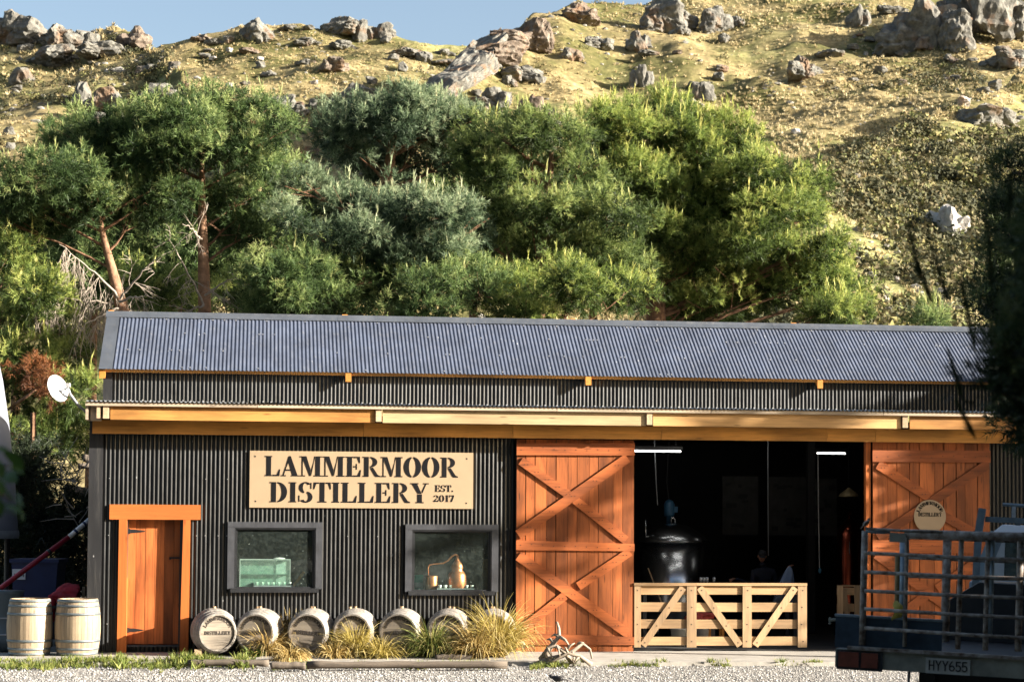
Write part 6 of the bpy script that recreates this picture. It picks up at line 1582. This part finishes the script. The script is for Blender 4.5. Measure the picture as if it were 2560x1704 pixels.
# ================================================================== TRUCK
T0 = at(2088, 1642, 17.0)
TRK = Frame(Matrix.Translation(T0) @ Matrix.Rotation(R(-15.4), 4, 'Z') @ Matrix.Rotation(R(2.2), 4, 'Y'))
th = lambda x, y, v=0.0: TRK.hit(x, y, v)
M['rust'] = plain('rusty pipe', (.26, .145, .080), .8, .0, .6, 16, .3, .3, (.46, .42, .37)); M['tray_grey'] = plain('dirty grey steel', (.27, .265, .21), .7, .1, .35, 5, .1)
M['tray_blue'] = plain('faded blue steel', (.040, .066, .095), .6, .1, .5, 4, .1); M['blue_pipe'] = plain('blue grey pipe', (.24, .30, .34), .5, .3, .3, 9)
M['tyre'] = plain('tyre', (.015, .015, .015), .9, 0, .3, 8); M['cab_blue'] = plain('pale blue cab', (.42, .54, .62), .35, 0, .1, 3); M['cab_white'] = plain('white cab roof', (.80, .82, .84), .35, 0, .05, 3)
M['lens_red'] = plain('dull red lens', (.20, .05, .03), .3, 0, .3, 9); M['plate_w'] = plain('number plate', (.44, .43, .38), .5, 0, .25, 9); M['dark_tray'] = plain('dark grey tray box', (.035, .037, .04), .6, 0, .3, 4)
trk = thing('flatbed_truck', 'flatbed truck with a rusty stock crate parked with its back to us at right', 'truck', m=TRK.m)
LX, DK = 2.45, 3.4
bz1 = th(2300, 1633)[1]; bz0 = bz1 - .155
def tp(n, mb, mat, par=None, smooth=False): return mb.build(n, M[mat], par or trk, smooth)
tp('rear_beam', MB().box(0, LX, 0, .10, bz0, bz1), 'tray_grey')
tp('deck', MB().box(0, LX, .102, DK, bz1 - .05, bz1 - .005), 'dark_tray')
tp('deck_lip', MB().box(.1, LX, -.03, .05, bz1 + .002, bz1 + .028), 'rust')
for k, y in enumerate((.35, 1.1, 1.9, 2.7)): tp('cross_member', MB().box(.1, LX - .1, y, y + .07, bz0 - .02, bz1 - .052), 'tray_grey')
for x in (.75, 1.65): tp('chassis_rail', MB().box(x, x + .08, .12, DK + 2.2, bz0 - .22, bz0 - .022), 'black_metal')
a = th(2092, 1640); tl = tp('tail_light', MB().box(.03, .20, -.03, -.002, bz0 + .01, bz1 - .02), 'lens_red'); tp('tail_light', MB().box(.22, .36, -.03, -.002, bz0 + .01, bz1 - .02), 'lens_red')
tp('light_bracket', MB().box(.015, .40, -.012, -.0015, bz0 - .015, bz1 - .005), 'dark_tray')
pa, pb = th(2314, 1670)[0], th(2425, 1674)[0]; pz = th(2368, 1664)[1]
pl = tp('number_plate', MB().box(pa, pb, -.016, -.003, pz - .066, pz + .062), 'plate_w')
letters('HYY655', pa + .022, pz - .040, pb - pa - .04, .085, -.017, pl, M['nail'], PL)
tp('rear_panel', MB().box(LX * .28, LX, .25, .3, bz0 - .35, bz0 - .01), 'black_metal')
# stock crate
cv_ = .04
def rpipe(p0, p1, v0, v1, r, n='rail', mat='rust'):
    a, b = th(*p0, v0), th(*p1, v1); tp(n, MB().tube([(a[0], v0, a[1]), ((a[0] + b[0]) / 2, (v0 + v1) / 2, (a[1] + b[1]) / 2 - .006), (b[0], v1, b[1])], r, 8), mat, None, True)
xe = 2690
ext = lambda x0, y0, x1, y1: (xe, y1 + (y1 - y0) * (xe - x1) / (x1 - x0))
zx_ = lambda x: 2060 + x / 3.38
zy_ = lambda y: 1240 + y / 3.38
for k, (y0, y1) in enumerate(((478, 532), (638, 692), (797, 856), (950, 1022), (1110, 1192))):
    rpipe((zx_(340), zy_(y0)), ext(zx_(340), zy_(y0), zx_(1690), zy_(y1)), cv_, cv_, .0155)
rpipe((zx_(352), zy_(288)), (zx_(560), zy_(300)), cv_, cv_, .017, 'top_rail', 'blue_pipe'); rpipe((zx_(680), zy_(312)), ext(zx_(560), zy_(312), zx_(1690), zy_(338)), cv_, cv_, .036, 'top_rail')
rpipe((zx_(350), zy_(272)), (zx_(1000), zy_(300)), cv_ - .03, cv_ - .03, .012, 'top_rail')
a, b = th(zx_(552), zy_(384), cv_ - .03), th(zx_(692), zy_(312), cv_ - .03); tp('gusset_plate', MB().box(a[0], b[0], cv_ - .035, cv_ - .025, a[1], b[1]), 'tray_grey')
for (x0, y0, x1, y1, r, mt) in ((347, 290, 322, 1255, .028, 'rust'), (704, 330, 680, 1268, .018, 'rust'), (1163, 345, 1130, 1290, .022, 'rust'), (1392, 350, 1362, 1300, .024, 'rust'), (1424, 350, 1400, 1180, .022, 'blue_pipe'), (1662, 350, 1640, 1310, .028, 'rust')):
    rpipe((zx_(x0), zy_(y0)), (zx_(x1), zy_(y1)), cv_ + .045, cv_ + .045, r, 'upright', mt)
for xl in (2.25,): tp('upright', MB().tube([(xl, .06, bz1), (xl, .06, bz1 + .98)], .03, 8), 'rust', None, True)
# far end of the crate and its long side
fv = 1.9
for (x0, y0, x1, y1, r, mt) in ((672, 385, 655, 1000, .035, 'blue_pipe'), (624, 505, 612, 960, .025, 'frame_dull'), (1042, 370, 1020, 1000, .04, 'rust')):
    if mt == 'frame_dull': M[mt] = plain('ochre post', (.20, .13, .04), .7, 0, .3, 8)
    rpipe((zx_(x0), zy_(y0)), (zx_(x1), zy_(y1 + 250)), fv, fv, r, 'far_upright', mt)
for (y0, y1) in ((330, 372), (502, 545), (660, 690)): rpipe((zx_(655), zy_(y0 + 10)), ext(zx_(655), zy_(y0), zx_(1690), zy_(y1)), fv, fv, .018, 'far_rail')
# blue tailgate panel standing on the deck
a, b = th(2083, 1533, .16), th(2357, 1543, .16)
bp_ = tp('side_panel', MB().box(-.02, b[0], .12, .17, bz1 + .004, a[1] - .02), 'tray_blue'); tp('panel_edge', MB().box(-.03, b[0] + .004, .115, .175, a[1] - .018, a[1] + .002), 'blue_pipe', bp_)
tp('latch', MB().tube([(-.02, .15, a[1] - .05), (-.08, .14, a[1] - .055)], .014, 8).tube([(-.07, .14, a[1] - .03), (-.07, .14, a[1] - .09)], .009, 8), 'tray_grey', bp_)
# tool box, wheels
a, b = th(2352, 1620, 2.2), th(2475, 1457, 2.2); 
mb = MB(); x0, x1, zt_ = a[0], LX, b[1]
mb.add([(x0, 2.2, bz1), (x1, 2.2, bz1), (x1, 2.2, zt_), (x0 + .33, 2.2, zt_), (x0, 2.2, zt_ - .22), (x0, 2.9, bz1), (x1, 2.9, bz1), (x1, 2.9, zt_), (x0 + .33, 2.9, zt_), (x0, 2.9, zt_ - .22)], [(0,1,2,3,4), (9,8,7,6,5), (0,5,6,1), (1,6,7,2), (2,7,8,3), (3,8,9,4), (4,9,5,0)]); tp('tray_box', mb, 'dark_tray')
gz0 = -T0.z
for x in (.22, 1.85):
    for y in (1.25, 4.4):
        wv = thing('wheel', None, None); wv.parent = trk
        zc = gz0 + .37 - x * .038; Mw = Matrix.Translation((x, y, zc)) @ Matrix.Rotation(R(90), 4, 'Y')
        tp('tyre', MB().lathe([(.22, -.11), (.34, -.11), (.37, -.08), (.37, .08), (.34, .11), (.22, .11)], 28, Mw), 'tyre', wv); tp('rim', MB().lathe([(.06, -.10), (.215, -.06), (.215, .06), (.06, .10)], 24, Mw), 'tray_grey', wv)
tp('axle', MB().tube([(.2, 1.25, gz0 + .36), (1.95, 1.25, gz0 + .30)], .05, 10), 'black_metal'); tp('tow_hook', MB().tube([(.62, .02, bz0), (.62, -.01, bz0 - .10), (.66, -.03, bz0 - .15), (.70, -.03, bz0 - .13)], .012, 7), 'black_metal')
# cab ahead of the tray
qv = 3.5
def cp(x, y): return th(x, y, qv)
cab = thing('cab', None, None); cab.parent = trk
zr = cp(2500, 1318)[1]; zs_ = cp(2470, 1456)[1]; xl_ = cp(2424, 1440)[0]; xr_ = xl_ + 1.62
tp('roof', MB().add([(xl_ + .20, qv, zr - .06), (xr_ - .2, qv, zr - .06), (xr_ - .2, qv + 1.1, zr - .06), (xl_ + .2, qv + 1.1, zr - .06), (xl_ + .30, qv + .06, zr + .03), (xr_ - .30, qv + .06, zr + .03), (xr_ - .3, qv + 1.0, zr + .03), (xl_ + .3, qv + 1.0, zr + .03)], [(3,2,1,0), (4,5,6,7), (0,1,5,4), (1,2,6,5), (2,3,7,6), (3,0,4,7)]), 'cab_white', cab)
zb_ = gz0 + .62
tp('cab_body', MB().add([(xl_ - .05, qv, zb_), (xr_ + .05, qv, zb_), (xr_ + .05, qv + 1.3, zb_), (xl_ - .05, qv + 1.3, zb_), (xl_, qv, zs_), (xr_, qv, zs_), (xr_, qv + 1.3, zs_), (xl_, qv + 1.3, zs_)], [(3,2,1,0), (4,5,6,7), (0,1,5,4), (1,2,6,5), (2,3,7,6), (3,0,4,7)]), 'cab_blue', cab)
tp('bonnet', MB().box(xl_, xr_, qv + 1.302, qv + 2.2, zb_, zs_ - .12), 'cab_blue', cab)
for s, x0, x1 in ((1, xl_ + .02, xl_ + .24), (-1, xr_ - .02, xr_ - .24)):
    for y in (qv + .05, qv + 1.08): tp('pillar', MB().bar((x0 + .06 * s, y, zs_), (x1 + .02 * s, y, zr - .06), .14, .10, (0, 1, 0)), 'cab_blue', cab)
wf = tp('rear_window', MB().box(xl_ + .34, xr_ - .34, qv - .004, qv + .02, zs_ + .08, zr - .13), 'case_glass', cab); tp('cab_back', MB().box(xl_ + .16, xl_ + .335, qv + .0, qv + .03, zs_ + .002, zr - .062).box(xr_ - .335, xr_ - .16, qv, qv + .03, zs_ + .002, zr - .062).box(xl_ + .335, xr_ - .335, qv, qv + .03, zr - .128, zr - .062).box(xl_ + .335, xr_ - .335, qv, qv + .03, zs_ + .002, zs_ + .078), 'cab_white', cab)
tp('seat', MB().box(xl_ + .25, xl_ + .75, qv + .3, qv + .45, zs_ - .1, zs_ + .42), 'dark_tray', cab)
# ladder rack over the cab
rv = 3.2
lk = thing('ladder_rack', None, None); lk.parent = trk
def rk(x, y): return th(x, y, rv)
a = rk(2456, 1270); b = rk(2446, 1332); x2 = rk(2560, 1297)[0] + .9
tp('rack_post', MB().bar((b[0] - .02, rv, bz1), (b[0], rv, b[1]), .07, .06, (0, 1, 0)).bar((b[0], rv, b[1]), (a[0], rv, a[1]), .075, .06, (0, 1, 0)), 'blue_pipe', lk); tp('rack_post', MB().box(x2 - .1, x2 - .03, rv, rv + .06, bz1, a[1]), 'blue_pipe', lk)
z_ = rk(2500, 1298)[1]; tp('rack_bar', MB().box(a[0] + .03, x2, rv - .002, rv + .058, z_ - .03, z_ + .025), 'blue_pipe', lk)
t1 = rk(2506, 1260); tp('rack_tube', MB().tube([(t1[0], rv + .03, t1[1]), (x2, rv + .03, t1[1] - .03)], .018, 10), 'blue_pipe', lk); px_ = rk(2534, 1280)[0]; tp('rack_post', MB().box(px_ - .02, px_ + .02, rv + .01, rv + .05, z_ + .026, t1[1] - .015), 'white_paint', lk)
px_ = rk(2545, 1300)[0]; tp('rack_post', MB().box(px_ - .025, px_ + .025, rv + .06, rv + .1, zr + .03, z_ - .03), 'blue_pipe', lk)
# yellow strap caught on the crate
M['yellow'] = plain('yellow strap', (.55, .46, .08), .6, 0, .2, 8)
mb = MB(); P_ = [(2238, 1503, .03), (2244, 1515, .0), (2248, 1528, -.02), (2241, 1545, .0), (2238, 1562, .05)]; W_ = [.012, .04, .030, .045, .012]
for (x, y, dv), wd in zip(P_, W_):
    a = th(x, y, .10 + dv); mb.v += [(a[0] - wd, .10 + dv, a[1]), (a[0] + wd, .09 + dv + .03, a[1] + .01), (a[0] - wd, .106 + dv, a[1]), (a[0] + wd, .126 + dv, a[1] + .01)]
for i in range(4): k = 4 * i; mb.f += [(k, k+1, k+5, k+4), (k+2, k+6, k+7, k+3), (k, k+4, k+6, k+2), (k+1, k+3, k+7, k+5)]
o = mb.build('yellow_strap', M['yellow'], None, True); o.matrix_world = TRK.m; tag(o, 'limp yellow strap hanging on the crate rails above the blue panel', 'strap')
# ================================================================== BIRDS
M['feather_brown'] = plain('brown feathers', (.16, .10, .06), .8, 0, .5, 60); M['feather_grey'] = plain('grey feathers', (.30, .27, .23), .8, 0, .3, 50); M['feather_black'] = plain('black feathers', (.014, .013, .014), .6, 0, .3, 40)
def bird(name, lab, pos, s, face, body, belly, pitch, m=None):
    t = thing(name, lab, 'bird', m=Matrix.Translation(pos) @ Matrix.Rotation(R(face), 4, 'Z') @ Matrix.Rotation(R(-pitch), 4, 'Y') @ Matrix.Scale(s, 4))
    prof = [(.002, -.62), (.10, -.5), (.22, -.25), (.27, 0), (.24, .22), (.17, .36), (.165, .44), (.17, .52), (.14, .62), (.06, .69), (.004, .71)]
    mb = MB().lathe(prof, 20, Matrix.Rotation(R(90), 4, 'Y') @ Matrix.Diagonal((1, .9, 1, 1)), cap=False); mb.v = [(x, y, z + (.10 * max(0, x - .2) / .4)) for x, y, z in mb.v]
    mb.build('body', M[belly], t, True)
    for sy in (-1, 1):
        w = MB().blob((-.08, sy * .20, .06), (.42, .075, .18), 14, 8); w.xf(Matrix.Translation((-.08, 0, .06)) @ Matrix.Rotation(R(10), 4, 'Y') @ Matrix.Translation((.08, 0, -.06))); w.build('wing', M[body], t, True)
        MB().blob((.60, sy * .125, .18), .022, 8, 6).build('eye', M['nail'], t, True)
        lp = Matrix.Rotation(R(pitch), 4, 'Y'); MB().tube([(.0, sy * .08, -.2), lp @ Vector((.02, sy * .09, -.38)), lp @ Vector((-.02, sy * .09, -.52))], .018, 6).tube([lp @ Vector((-.08, sy * .09, -.53)), lp @ Vector((.10, sy * .09, -.53))], .014, 5).build('leg', M['nail'], t)
    MB().lathe([(.155, .0), (.14, .07), (.06, .13), (.003, .14)], 16, Matrix.Translation((.55, 0, .16)) @ Matrix.Diagonal((1.05, .92, .9, 1)), cap=False).build('crown', M[body], t, True)
    MB().lathe([(.045, 0), (.003, .16)], 10, Matrix.Translation((.68, 0, .12)) @ Matrix.Rotation(R(90), 4, 'Y')).build('beak', M['nail'], t, True)
    MB().add([(-.5, -.08, .02), (-.5, .08, .02), (-1.05, .10, -.02), (-1.05, -.10, -.02), (-.5, -.08, .06), (-.5, .08, .06), (-1.05, .10, .01), (-1.05, -.10, .01)], [(3,2,1,0), (4,5,6,7), (0,1,5,4), (1,2,6,5), (2,3,7,6), (3,0,4,7)]).build('tail', M[body], t)
    return t
a = th(2166, 1307, cv_ - .02); p = TRK.m @ Vector((a[0], cv_ - .02, a[1]))
bird('sparrow', 'small brown sparrow perched on the corner of the rusty stock crate', p, .075, 28, 'feather_brown', 'feather_grey', 38)
p = ground(1392, 1712, -.02); bird('blackbird', 'dark bird on the gravel cut off by the bottom edge of the photo', p + Vector((0, 0, .10)), .17, 165, 'feather_black', 'feather_black', 8)
# ================================================================== trees beside and behind the viewer: they shade the right end and fill the reflections and cut sky light
def wood_mass(name, spots, seed):
    """pines outside the picture, one mass"""
    g = np.random.default_rng(seed); VV, TT = [], []; mb = MB()
    for (x, y, h, r, low, dn) in spots:
        mb.tube([(x, y, -.1), (x, y, h * .5), (x + .1, y, h * .95)], [.25, .17, .04], 8)
        n = int(190 * dn * r * h / 8); u = g.uniform(0, 1, n); z = h * (low + (1 - low) * u)
        rr = r * np.sqrt(g.uniform(0.05, 1, n)) * (1 - .75 * u) ** .8; a = g.uniform(0, 6.28, n)
        P = np.stack([x + rr * np.cos(a), y + rr * np.sin(a), z], 1); D = np.stack([np.cos(a), np.sin(a), np.full(n, .5)], 1)
        V, I = tufts(P, D, g.uniform(.6, 1.1, n) * (1.55 if dn < .5 and low < .5 else 1), 9, (.3, 1.2), .8, .16, .6)
        VV.append(V); TT.append(np.repeat(g.uniform(.1, .5, n), 27))
    tag(mb.build(name + '_trunks', M['bark'], None, True), None, None, None, 'stuff')
    tag(link(name + '_foliage', tri_mesh(name + '_foliage', np.concatenate(VV), M['pine_green'], {'tint': np.concatenate(TT)})), None, None, None, 'stuff')
SP = [(20, 35.3, 8.0, 1.6, .06, 3.5), (22.5, 36.0, 9.2, 1.9, .06, 3), (17, 37.4, 7.0, 1.8, .06, 2.5), (24, 31.2, 11.0, 1.1, .76, .05),
      (11.5, 20.5, 10.5, 2.6, .1, 1), (6.5, 5.5, 6.5, 1.9, .1, 1.2), (9.8, 15, 14, 3.0, .05, 1), (8.4, 10, 13, 3.0, .05, 1), (13.2, 23.5, 9.5, 2.4, .05, 1.2)]
for k in range(8): SP.append((19 + 2.2 * (k % 3), 13.8 - 4.6 * k, rnd.uniform(10.5, 13), 3.3, .06, .9))
wood_mass('right_wood', SP, 5)
wood_mass('sky_block_wood', [(-46 + 9.2 * k + rnd.uniform(-2, 2), -9 - rnd.uniform(0, 5), rnd.uniform(22, 28), rnd.uniform(6.5, 8), .03, .42) for k in range(11)], 6)  # unseen pines, added tall to block sky light from the shed front
